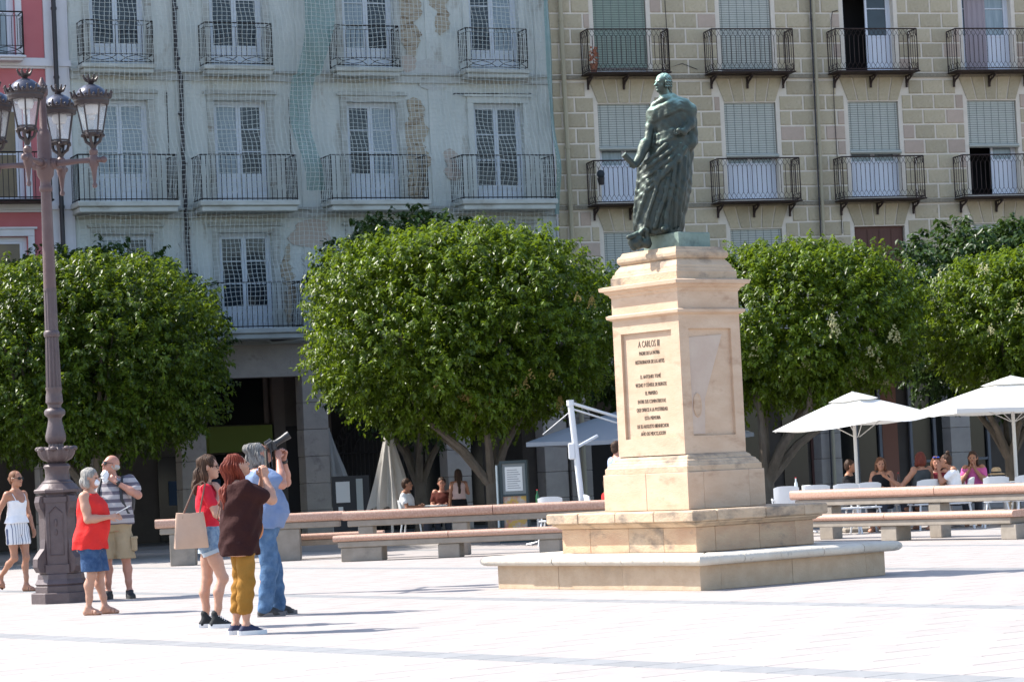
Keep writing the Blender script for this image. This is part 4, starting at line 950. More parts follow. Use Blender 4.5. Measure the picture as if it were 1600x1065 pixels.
def tree(name,label,loc,rx,ry,z0,z1,seed,nshoot,per,L,m,trunkx=0.0,trunk_r=.14,fork=1.2,group=None,blos=(),pw=2.5):
    rng=np.random.default_rng(seed); rg=random.Random(seed)
    t=thing(name,label,'tree',loc,0,group); cz=(z0+z1)/2; rz=(z1-z0)/2
    V,F=crown_leaves(rng,rx,ry,rz,nshoot,per,L,pw); V[:,2]+=cz
    V2,F2=crown_leaves(rng,rx*.72,ry*.72,rz*.74,nshoot//4,per,L*1.5,pw); V2[:,2]+=cz
    me=np_mesh('crown',np.concatenate([V,V2]),np.concatenate([F,F2+len(V)])); obj('crown',me,m,t)
    mb=MB(); tx=trunkx
    mb.tube([(tx,0,0),(tx+.02,0,.25),(tx+.03*rg.uniform(-1,1),0,fork)],[trunk_r*1.35,trunk_r*1.05,trunk_r*.95],10)
    for k in range(5):
        a=k*1.256+rg.uniform(-.3,.3); ex,ey=rx*.5*math.cos(a),ry*.5*math.sin(a)
        mb.tube([(tx,0,fork-.12),(tx*.6+ex*.32,ey*.3,fork+.55+.1*rg.random()),(ex*.8,ey*.75,fork+1.3),(ex*1.2,ey*1.2,cz+rz*.3)],[trunk_r*.72,trunk_r*.52,trunk_r*.36,trunk_r*.1],7)
        mb.tube([(ex*.8,ey*.75,fork+1.3),(ex*1.5,ey*1.1+.2,cz)],[trunk_r*.3,trunk_r*.08],5)
    mb.build('trunk',m_bark,t,smooth=True)
    for (bx,bz,n,mm) in blos:
        q=MB()
        for k in range(n):
            x=bx+rg.gauss(0,.14); z=bz+rg.gauss(0,.09)
            fx=max(-.97,min(.97,x/rx)); fz=max(-.97,min(.97,(z-cz)/rz)); yy=-ry*max(.05,(1-abs(fx)**pw-abs(fz)**pw))**(1/pw)-.12
            q_=Vector((x,yy,z))
            for i in range(26):
                h=rg.random(); r=.075*(1-h)+.012; a=rg.uniform(0,6.28); c=q_+Vector((r*math.cos(a),r*math.sin(a),h*.20)); e=.017
                q.add([c+Vector((-e,0,0)),c+Vector((0,-e,-e*.4)),c+Vector((e,0,.006)),c+Vector((0,0,e*1.3))],[(0,1,2,3),(0,1,3)])
        q.build('blossom',mm,t)
    return t
TG='front row of clipped round trees'; TB='shaded back row trees'
tree('clipped_tree','dense dome tree behind the street lamp, leftmost of the front row',(-8.55,52.60,0),2.68,2.5,2.25,5.72,11,4200,16,.105,m_leaf0,trunkx=.3,group=TG,pw=3.3)
tree('clipped_tree','broadest round tree, behind the bench between lamp and statue',(-1.02,52.60,0),2.97,2.63,2.42,5.98,12,5000,16,.105,m_leaf,trunkx=.5,group=TG,pw=2.45,blos=[(.2,2.72,7,m_blo2),(.45,2.6,6,m_blo2),(1.35,2.95,4,m_blo2),(2.5,4.4,3,m_blo2),(1.0,3.9,1,m_blo),(-.55,3.1,1,m_blo2),(1.9,2.45,3,m_blo2)])
tree('clipped_tree','blossoming round tree with forked trunk right of the statue',(5.60,52.81,0),2.33,2.31,2.62,5.36,13,3900,16,.102,m_leaf,trunkx=-.75,trunk_r=.17,fork=1.0,group=TG,pw=2.5,
     blos=[(.8+.35*math.cos(k*2.4)*(1+k*.12),3.1+.5*math.sin(k*1.9)*(1+k*.05),2,m_blo) for k in range(9)]+[(-1.3,2.8,2,m_blo),(-.9,3.3,2,m_blo),(-.5,2.65,2,m_blo),(0.1,2.9,2,m_blo),(1.6,2.7,3,m_blo),(1.9,3.4,2,m_blo),(-1.6,3.5,2,m_blo)])
tree('clipped_tree','cream-blossomed tree at the right edge above the parasols',(10.45,53.65,0),2.12,2.10,2.7,5.05,14,3200,16,.105,m_leaf,group=TG,
     blos=[(-1.2+.5*(k%5),2.7+.42*(k//2),2,m_blo) for k in range(11)])
tree('shade_tree','dark tree rising behind the leftmost dome tree',(-9.3,59.3,0),2.75,2.2,2.4,6.55,21,1900,13,.16,m_leaf2,group=TB)
tree('shade_tree','dark tree topping the broadest round tree at its left',(-2.2,59.5,0),1.95,2.0,2.3,7.1,22,1700,13,.16,m_leaf2,group=TB)
tree('shade_tree','small dark tree half hidden behind the stone pedestal',(2.9,58.5,0),1.5,1.6,2.5,5.6,23,800,12,.16,m_leaf2,group=TB)
tree('shade_tree','dark tree filling the gap behind the right parasols',(10.75,58.8,0),2.5,2.0,2.45,6.15,24,1700,13,.16,m_leaf2,group=TB,blos=[(-1.6,3.9,2,m_blo),(-1.2,3.4,2,m_blo),(-1.7,4.9,2,m_blo)])
tree('clipped_tree','dome tree cut off by the left edge beyond the street lamp',(-13.6,52.6,0),2.7,2.4,1.9,6.0,16,2200,14,.13,m_leaf,group=TG,pw=2.9)
tree('shade_tree','dark tree just outside the right edge beside the blossoming one',(14.6,56.5,0),2.0,1.8,2.4,6.1,25,900,12,.16,m_leaf2,group=TB)
# ================================================================== STREET LAMP
m_cast=mat('brown_cast_iron',(0.085,0.060,0.062),0.5,(0.115,0.085,0.085),7,bump=0.004,bscale=30,metal=0.15,col3=(0.17,0.15,0.15),t3=(0.66,0.8),scale3=9)
m_plum=mat('plum_cast_iron',(0.105,0.062,0.060),0.5,(0.13,0.082,0.078),5,bump=0.003,bscale=35,metal=0.1)
m_lgl=mat('lantern_glass',(0.75,0.77,0.80),0.08,alpha=0.26,spec=0.6)
m_dome=mat('blue_grey_dome',(0.055,0.06,0.085),0.3,(0.09,0.095,0.125),6,metal=0.4)
lamp=thing('street_lamp','tall ornate cast-iron street lamp with four crowned lanterns','street lamp',(-5.77,33.7,0),R(0))
mb=MB(); 
def octa(r): return r
q=math.pi/8
mb.lathe([(.385,0),(.385,.125),(.37,.135)],8,None,ph=q); mb.build('footing',m_cast,lamp)
mb=MB(); mb.lathe([(.33,.136),(.33,.21),(.315,.225),(.335,.24),(.30,.30),(.29,.36),(.27,.37)],8,None,ph=q); mb.build('stepped_base',m_cast,lamp)
PC=lambda h,c:[(-h,-h+c),(-h+c,-h),(h-c,-h),(h,-h+c),(h,h-c),(h-c,h),(-h+c,h),(-h,h-c)]
mb=MB(); mb.prismz(PC(.245,.10),.37,.48); mb.prismz(PC(.225,.10),.481,1.25); mb.prismz(PC(.24,.10),1.251,1.32); mb.lathe([(.20,1.28),(.25,1.325),(.235,1.36),(.30,1.375),(.305,1.405),(.29,1.42)],8,None,ph=q)
for k in range(4):      # scroll buttresses on alternate faces
    a=R(45+90*k); Mx=Matrix.Rotation(a,4,'Z')
    pr=[(.20,.37),(.31,.39),(.345,.46),(.34,.56),(.30,.62),(.255,.68),(.24,.80),(.238,1.06),(.25,1.12),(.285,1.18),(.30,1.26),(.285,1.33),(.20,1.35)]
    n=len(pr); vs=[Mx@Vector((.20+(r_-.20)*1.28,s_*.05,z)) for s_ in (-1,1) for r_,z in pr]
    mb.add(vs,[tuple(range(n)),tuple(range(2*n-1,n-1,-1))]+[(i,i+n,(i+1)%n+n,(i+1)%n) for i in range(n)])
for k in range(0,8,2):      # panel frames
    a=k*math.pi/4; Mx=Matrix.Rotation(a,4,'Z'); d=.229
    pts=[Mx@Vector((d,y,z)) for y,z in ((-.085,.60),(.085,.60),(.085,1.12),(0,1.20),(-.085,1.12),(-.085,.60))]; mb.tube(pts,.008,4)
    mb.ball(Mx@Vector((d,0,1.0)),(.02,.02,.05),6); mb.ball(Mx@Vector((d,0,.88)),(.015,.015,.04),6)
mb.build('pedestal',m_cast,lamp)
mb=MB(); mb.lathe([(.27,1.421),(.24,1.45),(.22,1.475),(.20,1.49),(.20,1.50),(.16,1.53),(.15,1.58),(.15,1.66),(.165,1.68),(.17,1.70),(.15,1.72),(.12,1.74)],24,None); mb.build('collar',m_cast,lamp,smooth=True)
mb=MB(); pr=[(.10,1.74),(.13,1.76),(.19,1.79),(.23,1.85),(.24,1.91),(.22,1.935),(.15,1.90),(.10,1.92),(.09,1.98)]; mb.lathe(pr,48,None,flute=12,fd=.13)
for k in range(8): a=k*math.pi/4; mb.ball((.225*math.cos(a),.225*math.sin(a),1.92),(.045,.045,.032),8)
mb.build('leaf_bowl',m_cast,lamp,smooth=True)
mb=MB(); mb.lathe([(.09,1.98),(.125,2.02),(.13,2.08),(.10,2.20),(.085,2.28),(.09,2.31),(.13,2.345),(.135,2.38),(.12,2.41),(.085,2.43),(.085,2.47),(.11,2.50),(.105,2.58),(.095,2.64),(.105,2.66),(.105,2.69)],20,None,flute=10,fd=.05); mb.build('baluster',m_cast,lamp,smooth=True)
mb=MB(); pr=[(.098,2.69)]+[(.098-.014*i/6,2.70+.62*i/6) for i in range(7)]; mb.lathe(pr,60,None,flute=12,fd=.16); mb.lathe([(.09,3.32),(.10,3.34),(.10,3.38),(.086,3.40)],20,None); mb.lathe([(.084,3.40),(.080,3.9)],60,None,flute=12,fd=.10); mb.lathe([(.083,3.90),(.083,3.93)],20,None); mb.build('fluted_shaft',m_cast,lamp,smooth=True)
mb=MB(); mb.lathe([(.080,3.93),(.066,5.18)],20,None); mb.lathe([(.075,5.15),(.085,5.17),(.085,5.21),(.07,5.23),(.07,5.30),(.105,5.36),(.11,5.42),(.12,5.46),(.12,5.52),(.09,5.58),(.09,5.86),(.08,5.9),(.05,5.95),(.045,6.35),(.07,6.38),(.075,6.44),(.06,6.50),(.03,6.56),(.012,6.60)],20,None); mb.build('upper_shaft',m_plum,lamp,smooth=True)
THL=R(-9)
for k in range(4):
    a=THL+k*math.pi/2; ca,sa=math.cos(a),math.sin(a); Lr=.64
    P_=lambda r,z,s=0.0:(r*ca-s*sa,r*sa+s*ca,z)
    mb=MB(); mb.tube([P_(.08,5.50),P_(.2,5.50),P_(.22,5.50),P_(.42,5.51),P_(Lr-.05,5.51),P_(Lr+.10,5.51)],[.055,.036,.042,.032,.034,.034],10); mb.ball(P_(Lr+.13,5.51),.045,8)
    mb.tube([P_(.1,5.50,.0),P_(.16,5.50)],[.075,.065],10)
    mb.lathe([(.01,5.16),(.028,5.17),(.032,5.20),(.018,5.23),(.026,5.30),(.036,5.38),(.045,5.42),(.055,5.44),(.062,5.49),(.062,5.53),(.045,5.57),(.055,5.60),(.055,5.63),(.03,5.66)],12,None,c=(Lr*ca,Lr*sa,0))
    ar=mb.build('arm',m_plum,lamp,smooth=True)
lt=[]
lan=None
for k in range(4):
    a=THL+k*math.pi/2; Lr=.64
    if lan is None:
        mb=MB(); 
        for s_ in (-1,1): mb.tube([(0,0,0),(s_*.03,0,.05),(s_*.09,0,.09),(s_*.115,0,.17)],[.03,.022,.02,.02],7); mb.tube([(0,0,0),(0,s_*.03,.05),(0,s_*.09,.09),(0,s_*.115,.17)],[.03,.022,.02,.02],7)
        for i in range(6): an=i*math.pi/3+.3; mb.ball((.125*math.cos(an),.125*math.sin(an),.165),(.03,.03,.025),6)
        mb.lathe([(.10,.165),(.13,.17),(.135,.19),(.12,.20)],18,None,cap=True)
        for i in range(6): an=i*math.pi/3+.3; mb.tube([(.122*math.cos(an),.122*math.sin(an),.19),(.192*math.cos(an),.192*math.sin(an),.56)],.0105,5)
        mb.lathe([(.115,.205),(.125,.205),(.125,.225),(.115,.225),(.115,.205)],18,None,cap=False)
        mb.lathe([(.185,.545),(.215,.55),(.22,.59),(.225,.595),(.225,.62),(.235,.63),(.235,.645),(.20,.66),(.17,.665)],36,None,flute=18,fd=.04)
        for i in range(14):
            an=i*2*math.pi/14; c,s=math.cos(an),math.sin(an)
            mb.tube([(.225*c,.225*s,.64),(.248*c,.248*s,.67),(.255*c,.255*s,.70)],[.026,.018,.010],5); mb.ball((.258*c,.258*s,.708),.016,6)
            an+=math.pi/14; c,s=math.cos(an),math.sin(an); mb.ball((.232*c,.232*s,.668),.02,6)
        m_lant=mat('dark_lantern_iron',(0.035,0.026,0.027),0.5,(0.055,0.042,0.042),9,metal=.15); me_frame=mb.mesh('lantern_frame',m_lant,True)
        mb=MB(); mb.lathe([(.118,.20),(.186,.55)],6,None,ph=.3,cap=False); me_glass=mb.mesh('lantern_glass',m_lgl)
        mb=MB(); mb.lathe([(.20,.655),(.19,.70),(.155,.75),(.10,.79),(.05,.81)],28,None); me_dome=mb.mesh('dome',m_dome,True)
        mb=MB(); mb.lathe([(.05,.805),(.03,.82),(.04,.835),(.065,.85),(.07,.87),(.05,.872)],14,None)
        for i in range(8): an=i*math.pi/4; c,s=math.cos(an),math.sin(an); mb.tube([(.06*c,.06*s,.86),(.085*c,.085*s,.89),(.095*c,.095*s,.915)],[.02,.013,.006],5); mb.ball((.095*c,.095*s,.92),.013,6)
        me_crown=mb.mesh('coronet',m_lant,True)
        mb=MB(); mb.lathe([(.09,.545),(.10,.50),(.075,.44),(.05,.43)],14,None); mb.ball((0,0,.40),.042,8); me_bulb=mb.mesh('lamp_head',mat('pale_lamp_head',(0.6,0.6,0.58),.4),True)
        lan=True
    f=link('lantern',me_frame,lamp,(Lr*math.cos(a),Lr*math.sin(a),5.655+(.03 if k==3 else 0)),(0,0,a))
    for nm,me_ in (('glass',me_glass),('dome',me_dome),('coronet',me_crown),('lamp_head',me_bulb)): link(nm,me_,f)
# ================================================================== BENCHES
m_gran=mat('pink_granite',(0.40,0.225,0.16),0.55,(0.52,0.34,0.26),38,bump=0.002,bscale=90,rnd=0.05,detail=2)
m_conc=mat('bench_concrete',(0.25,0.215,0.175),0.9,(0.31,0.27,0.225),5,bump=0.004,bscale=50,rnd=0.04,col3=(0.19,0.17,0.15),t3=(0.6,0.78),scale3=3)
def beam(mb,x0,x1,y0,y1,z0,z1):      # granite beam with rounded long edges
    r=min(.045,(z1-z0)/2-.002); pts=[]
    for (cy,cz,a0) in ((y0+r,z0+r,math.pi),(y1-r,z0+r,1.5*math.pi),(y1-r,z1-r,0),(y0+r,z1-r,.5*math.pi)):
        for k in range(4): a=a0+k*math.pi/6; pts.append((cy+r*math.cos(a),cz+r*math.sin(a)))
    n=len(pts); vs=[(x,y,z) for x in (x0,x1) for y,z in pts]
    mb.add(vs,[tuple(range(n-1,-1,-1)),tuple(range(n,2*n))]+[(i,(i+1)%n,(i+1)%n+n,i+n) for i in range(n)])
def bench(label,ox,oy,rz,seat,rail,sup,posts,group='granite benches round the plaza',ydir=1,gap=.85):
    t=thing('granite_bench',label,'bench',(ox,oy,0),rz,group)
    s0,s1=seat; r0,r1=rail
    ys=(0,.46) if ydir>0 else (gap+.55,gap+1.0); yr=(gap,gap+.34)
    def run(a,b,y0,y1,z0,z1,zc,name,L=2.6):
        n=max(1,round((b-a)/L))
        for i in range(n):
            q=MB(); beam(q,a+(b-a)*i/n+.006,a+(b-a)*(i+1)/n-.006,y0,y1,z0,z1); q.build(name,m_gran,t,smooth=True)
        q=MB(); q.bbox(a+.08,b-.08,y0+.04,y1-.03,zc,z0-.003,.012); q.build('concrete_ledge',m_conc,t)
    run(s0,s1,ys[0],ys[1],.335,.435,.235,'seat_slab'); run(r0,r1,yr[0],yr[1],.66,.815,.55,'rail_slab')
    for (a,b) in sup: q=MB(); q.bbox(a,b,ys[0]+.07,ys[1]-.05,0,.233,.012); q.build('support',m_conc,t)
    for (a,b) in posts: q=MB(); q.bbox(a,b,yr[0]+.06,yr[1]-.05,0,.548,.012); q.build('post',m_conc,t)
    return t
bench('long pink granite bench left of the pedestal, seat towards the viewer',-3.12,44.45,R(-13.3),(0,3.95),(-.16,5.1),[(.12,.82),(1.78,2.14),(3.48,3.82)],[(.10,.36),(1.75,2.0),(3.45,3.7)],gap=1.12)
bench('granite bench behind the tourists with its high rail towards the viewer',-6.32,46.5,R(-2),(1.7,3.9),(0,3.28),[(1.8,2.3),(3.4,3.8)],[(.24,.68),(2.1,2.5)],ydir=-1,gap=0.0)
ang=R(-50.5); s0=Vector((7.44,39.72,0)); dr=Vector((math.cos(ang),math.sin(ang),0)); o_=s0-dr*5.4
bench('long pink granite bench right of the pedestal in front of the cafe',o_.x,o_.y,ang,(0,5.15),(-.4,5.97),[(.2,.6),(2.43,2.76),(4.85,5.15)],[(.2,.5),(2.6,2.85),(5.62,5.98)],gap=.95)
# ================================================================== PARASOLS, CAFE FURNITURE
def clothmat(name,c,tr):
    m=bpy.data.materials.new(name); m.use_nodes=True; MATS[name]=m; n=m.node_tree.nodes;l=m.node_tree.links;b=n['Principled BSDF']
    b.inputs['Base Color'].default_value=(*c,1); b.inputs['Roughness'].default_value=.85
    t=n.new('ShaderNodeBsdfTranslucent'); t.inputs[0].default_value=(*tr,1); ms=n.new('ShaderNodeMixShader'); ms.inputs[0].default_value=.22
    tc=n.new('ShaderNodeTexCoord'); nz=n.new('ShaderNodeTexNoise'); nz.inputs['Scale'].default_value=7; l.new(tc.outputs['Object'],nz.inputs['Vector']); bp=n.new('ShaderNodeBump'); bp.inputs['Distance'].default_value=.02; bp.inputs['Strength'].default_value=.5; l.new(nz.outputs['Fac'],bp.inputs['Height']); l.new(bp.outputs[0],b.inputs['Normal'])
    l.new(b.outputs[0],ms.inputs[1]); l.new(t.outputs[0],ms.inputs[2]); l.new(ms.outputs[0],n['Material Output'].inputs['Surface']); return m
m_canv=clothmat('white_canvas',(0.74,0.74,0.72),(0.6,0.58,0.52)); m_grey=clothmat('grey_canvas',(0.30,0.33,0.37),(0.2,0.2,0.2)); m_furl=clothmat('furled_canvas',(0.52,0.49,0.45),(0.3,0.28,0.25))
m_pole=mat('white_pole',(0.62,0.60,0.57),.4,metal=.1); m_wpl=mat('white_plastic',(0.66,0.67,0.68),.4); m_alu=mat('brushed_aluminium',(0.42,0.43,0.45),.4,metal=.6)
def canopy(n,r,h,rot,sag,vent=True,val=.12,th=.006):
    mb=MB(); rows=12; cols=n*8; vs=[]
    for i in range(rows+1):
        t=i/rows
        for k in range(cols):
            a=2*math.pi*k/cols; ph=(a*n/(2*math.pi))%1.0; rib=math.cos(math.pi/n)/math.cos(math.pi/n*(2*ph-1)) if n==4 else 1
            e=abs(math.sin(math.pi*ph)); rr=r*t*rib
            z=-h*(t**1.12)-sag*t*e*.5*(1 if n>4 else .8); vs.append((rr*math.cos(a+rot),rr*math.sin(a+rot),z))
    fs=[(i*cols+k,i*cols+(k+1)%cols,(i+1)*cols+(k+1)%cols,(i+1)*cols+k) for i in range(rows) for k in range(cols)]
    if val:
        base=len(vs)-cols
        for k in range(cols): x,y,z=vs[base+k]; vs.append((x,y,z-val*(.75+.25*math.sin(k*1.7)*.3)))
        fs+=[(base+k,base+(k+1)%cols,base+cols+(k+1)%cols,base+cols+k) for k in range(cols)]
    mb.add(vs,[f[::-1] for f in fs]); return mb
def parasol(label,loc,n,r,h,rot,sag,zt,tilt=(0,0),val=.0):
    t=thing('parasol',label,'parasol',loc,0,'open white parasols over the cafe tables')
    q=MB(); q.tube([(0,0,.08),(0,0,zt-.05)],.032,10); q.tube([(0,0,zt-.03),(0,0,zt+.06)],[.04,.02],8); q.build('pole',m_pole,t,smooth=True)
    q=MB(); q.bbox(-.3,.3,-.3,.3,0,.08,.02); q.build('base',m_conc,t)
    c=canopy(n,r,h,rot,sag,val=val).build('canopy',m_canv,t,smooth=True,loc=(0,0,zt),rot=(tilt[0],tilt[1],0))
    v=canopy(n,r*.30,h*.30,rot,sag*.2,val=0).build('vent_flap',m_canv,c,smooth=True,loc=(0,0,.055))
    q=MB()
    for k in range(n): a=rot+2*math.pi*k/n; q.tube([(.03*math.cos(a),.03*math.sin(a),-.07),(r*.97*math.cos(a),r*.97*math.sin(a),-h-.02)],.011,4); q.tube([(.04*math.cos(a),.04*math.sin(a),-h*1.5),(r*.5*math.cos(a),r*.5*math.sin(a),-h*.5-.05)],.009,4)
    q.build('ribs',m_pole,c); return t
parasol('white parasol with wide drooping corners over the seated woman in black',(5.98,47.6,0),4,1.52,.50,R(8),.17,2.42,(0,R(-3.2)))
parasol('white parasol with a short valance at the right edge above the woman with dark curls',(8.72,47.2,0),4,2.02,.50,R(52),.06,2.56,(0,0),.10)
# cantilever parasol
cu=thing('cantilever_parasol','grey canopy hung from a white side post behind the pedestal','parasol',(1.13,49,0))
q=MB(); q.tube([(.05,0,0),(-.12,0,2.52)],.058,10); q.tube([(-.12,0,2.50),(-.125,0,2.60)],[.075,.07],10); q.bbox(-.20,-.09,-.08,.08,1.52,1.82,.02); q.build('side_post',m_wpl,cu,smooth=True)
q=MB(); q.tube([(-.12,0,2.55),(.95,.9,2.20)],.028,8); q.tube([(-.1,0,2.44),(.85,.9,2.12)],.018,8); q.tube([(-.08,0,1.72),(.35,.35,1.93)],.03,8); q.tube([(-.12,0,2.4),(-.65,.3,2.0)],.008,4); q.build('boom',m_wpl,cu,smooth=True)
q=MB(); q.bbox(-.4,.5,-.4,.4,0,.1,.02); q.build('base',m_conc,cu)
canopy(4,2.35,.62,R(20),.08,val=.10).build('canopy',m_grey,cu,smooth=True,loc=(1.25,2.2,2.50))
def furled(label,loc,h,r,m=m_furl):
    t=thing('furled_parasol',label,'parasol',loc,0,'furled parasols in the arcade shade')
    q=MB(); q.tube([(0,0,.05),(0,0,h+.1)],.03,8); q.build('pole',m_pole,t); q=MB(); q.bbox(-.28,.28,-.28,.28,0,.05,.01); q.build('base',m_conc,t)
    q=MB(); N=48; vs=[];rows=14
    for i in range(rows+1):
        tt=i/rows; rr=.05+r*(1-(1-tt)**1.0)
        for k in range(N): a=2*math.pi*k/N; f=1+.22*math.sin(a*8)*min(1,tt*2)+.1*math.sin(a*3+tt*4)*tt; vs.append((rr*f*math.cos(a),rr*f*math.sin(a),h-tt*(h-.72)-.05*math.sin(a*8)*tt))
    q.add(vs,[(i*N+(k+1)%N,i*N+k,(i+1)*N+k,(i+1)*N+(k+1)%N) for i in range(rows) for k in range(N)]); q.build('furled_canopy',m,t,smooth=True)
furled('furled beige parasol standing behind the man in white',(-2.62,55,0),2.35,.36)
furled('furled beige parasol half hidden by the pillar',(-4.55,65.2,0),2.5,.5)
ch0=None
def chair(x,y,rz,label):
    global ch0
    if ch0 is None:
        t=thing('cafe_chair',label,'chair',(x,y,0),rz,'white cafe chairs')
        q=MB(); q.bbox(-.22,.22,-.23,.22,.43,.46,.014); q.build('seat',m_wpl,t)
        q=MB(); vs=[]; 
        for j,(z,yy) in enumerate(((.50,.20),(.62,.235),(.78,.26),(.88,.275))):
            for k in range(7): u=k/6-.5; vs.append((u*.44,yy-abs(u)**2*.35,z-(abs(u)**4*.5 if j==3 else 0)))
        n=len(vs); vs+=[(a,b+.02,c) for a,b,c in vs]
        fs=[(j*7+k,j*7+k+1,j*7+k+8,j*7+k+7) for j in range(3) for k in range(6)]; fs+=[tuple(v+n for v in f[::-1]) for f in fs]
        rim=[0,1,2,3,4,5,6,13,20,27,26,25,24,23,22,21,14,7]; fs+=[(rim[(i+1)%18],rim[i],rim[i]+n,rim[(i+1)%18]+n) for i in range(18)]
        q.add(vs,fs); q.build('backrest',m_wpl,t,smooth=True)
        for sx,sy in ((-1,-1),(1,-1),(-1,1),(1,1)):
            q=MB(); q.tube([(sx*.17,sy*.18,.43),(sx*.235,sy*.245,0)],.017,6); q.build('leg',m_wpl,t)
        for s in (-1,1): q=MB(); q.tube([(s*.22,-.16,.46),(s*.25,-.16,.64),(s*.25,.0,.66),(s*.23,.22,.64)],.016,6); q.build('armrest',m_wpl,t)
        ch0=t; return t
    c=copy_tree(ch0); c.location=(x,y,0); c.rotation_euler=(0,0,rz); c['label']=label; return c
ta0=None
def table(x,y,label,rz=0):
    global ta0
    if ta0 is None:
        t=thing('cafe_table',label,'table',(x,y,0),rz,'cafe tables')
        q=MB(); q.bbox(-.36,.36,-.36,.36,.72,.75,.012); q.build('tabletop',m_wpl,t)
        q=MB(); q.tube([(0,0,.03),(0,0,.72)],.03,8)
        for a in (0,1.57,3.14,4.71): q.tube([(0,0,.06),(.28*math.cos(a+.78),.28*math.sin(a+.78),.02)],.02,6)
        q.build('pedestal_leg',m_alu,t); ta0=t; return t
    c=copy_tree(ta0); c.location=(x,y,0); c.rotation_euler=(0,0,rz); c['label']=label; return c
def PX(px,Y): return (px-800)/FOC*Y+0.0
# ================================================================== MENU STAND
ms_=thing('menu_stand','glazed menu display stand with food pictures behind the left bench','menu stand',(-.08,51.4,0),R(-14))
q=MB(); q.box(-.27,-.23,-.06,.06,.0,1.56);q.box(.23,.27,-.06,.06,0,1.56);q.box(-.23,.23,-.06,.06,1.50,1.56);q.box(-.23,.23,-.06,.06,.10,.15);q.box(-.30,.30,-.16,.16,0,.03);q.box(-.23,.23,-.06,.06,.88,.92); q.box(-.30,-.272,-.05,.05,.3,1.5); q.build('frame',mat('dark_green_frame',(0.03,0.05,0.055),.5),ms_)
q=MB(); q.box(-.23,.23,-.03,-.01,.15,.88); q.build('food_poster',mat('food_poster',(0.45,0.48,0.40),.4,(0.50,0.12,0.05),5,col3=(0.55,0.33,0.06),t3=(.5,.55),scale3=6),ms_)
q=MB(); q.box(-.23,.23,-.03,-.01,.92,1.50); q.build('backboard',mat('grey_board',(0.2,0.22,0.22),.5),ms_)
q=MB(); q.box(-.17,.17,-.045,-.032,.98,1.44); q.build('menu_sheet',mat('paper_white',(0.72,0.72,0.70),.6),ms_)
q=MB()
for k in range(9): q.box(-.13,.13-.05*(k%3)*.6,-.048,-.0455,1.03+k*.043,1.042+k*.043)
q.build('printed_lines',mat('grey_print',(0.25,0.25,0.27),.7),ms_)
q=MB(); q.box(-.335,-.305,-.12,.12,.3,1.48); q.build('side_sheet',mat('side_poster',(0.62,0.68,0.66),.5),ms_)
q=MB(); q.lathe([(.07,.0),(.08,.008),(.075,.01)],14,None); q.build('plate_picture',mat('brown_dish',(0.22,0.10,0.05),.5),ms_,loc=(.12,-.032,.62),rot=(R(90),0,0))
nb=thing('notice_board','dark notice board with white sheets in the arcade beside the furled parasol','notice board',(-3.62,58.0,0))
q=MB(); q.box(-.40,.40,-.04,.04,.0,1.42); q.build('board',mat('black_board',(0.02,0.02,0.025),.5),nb)
q=MB(); q.box(-.32,-.02,-.06,-.045,.85,1.30); q.build('notice_sheet',MATS['paper_white'],nb); q=MB(); q.box(.12,.26,-.06,-.045,.2,1.35); q.build('notice_sheet',m_lit,nb); q=MB(); q.box(-.28,-.18,-.06,-.045,.62,.76); q.build('notice_sheet',MATS['paper_white'],nb)
# ================================================================== PEOPLE
m_skin=mat('skin_fair',(0.43,0.225,0.15),0.5,(0.50,0.27,0.185),6,bump=0.0008,bscale=60,subs=0.06)
m_skint=mat('skin_tanned',(0.34,0.155,0.09),0.5,(0.40,0.19,0.115),6,bump=0.0008,bscale=60,subs=0.06)
m_skinr=mat('skin_ruddy',(0.42,0.19,0.13),0.5,(0.49,0.24,0.17),6,bump=0.0008,bscale=60,subs=0.06)
m_dark=mat('dark_lens',(0.012,0.012,0.015),.35,spec=.25); m_lip=mat('lips',(0.36,0.11,0.09),.45); m_eye=mat('eye_dark',(0.02,0.014,0.01),.3)
def hairmat(n,c1,c2,st=(1,1,.25)): return mat(n,c1,.6,c2,38,spec=.22,bump=.006,bscale=70,stretch=st)
def cloth(n,c1,c2=None,**k): return mat(n,c1,.9,spec=.15,col2=c2 or tuple(x*1.15 for x in c1),scale=k.pop('scale',5),bump=k.pop('bump',.022),bscale=k.pop('bscale',11),**k)
def vadd(a,b,s=1.0): return tuple(a[i]+b[i]*s for i in range(3))
def lerp(a,b,t): return tuple(a[i]+(b[i]-a[i])*t for i in range(3))
ROWS_F=[(.80,-.01,0,.11,.165),(.88,-.015,0,.125,.182),(.98,-.005,0,.112,.165),(1.07,.0,0,.098,.138),(1.17,.008,0,.105,.142),(1.27,.018,0,.122,.152),(1.34,.008,0,.102,.160),(1.40,-.008,0,.070,.140),(1.445,-.012,0,.050,.075)]
ROWS_M=[(.80,-.01,0,.115,.165),(.90,.0,0,.125,.175),(1.0,.015,0,.125,.172),(1.1,.02,0,.125,.170),(1.2,.015,0,.125,.175),(1.3,.005,0,.122,.185),(1.37,-.005,0,.100,.185),(1.42,-.012,0,.072,.145),(1.455,-.012,0,.055,.08)]
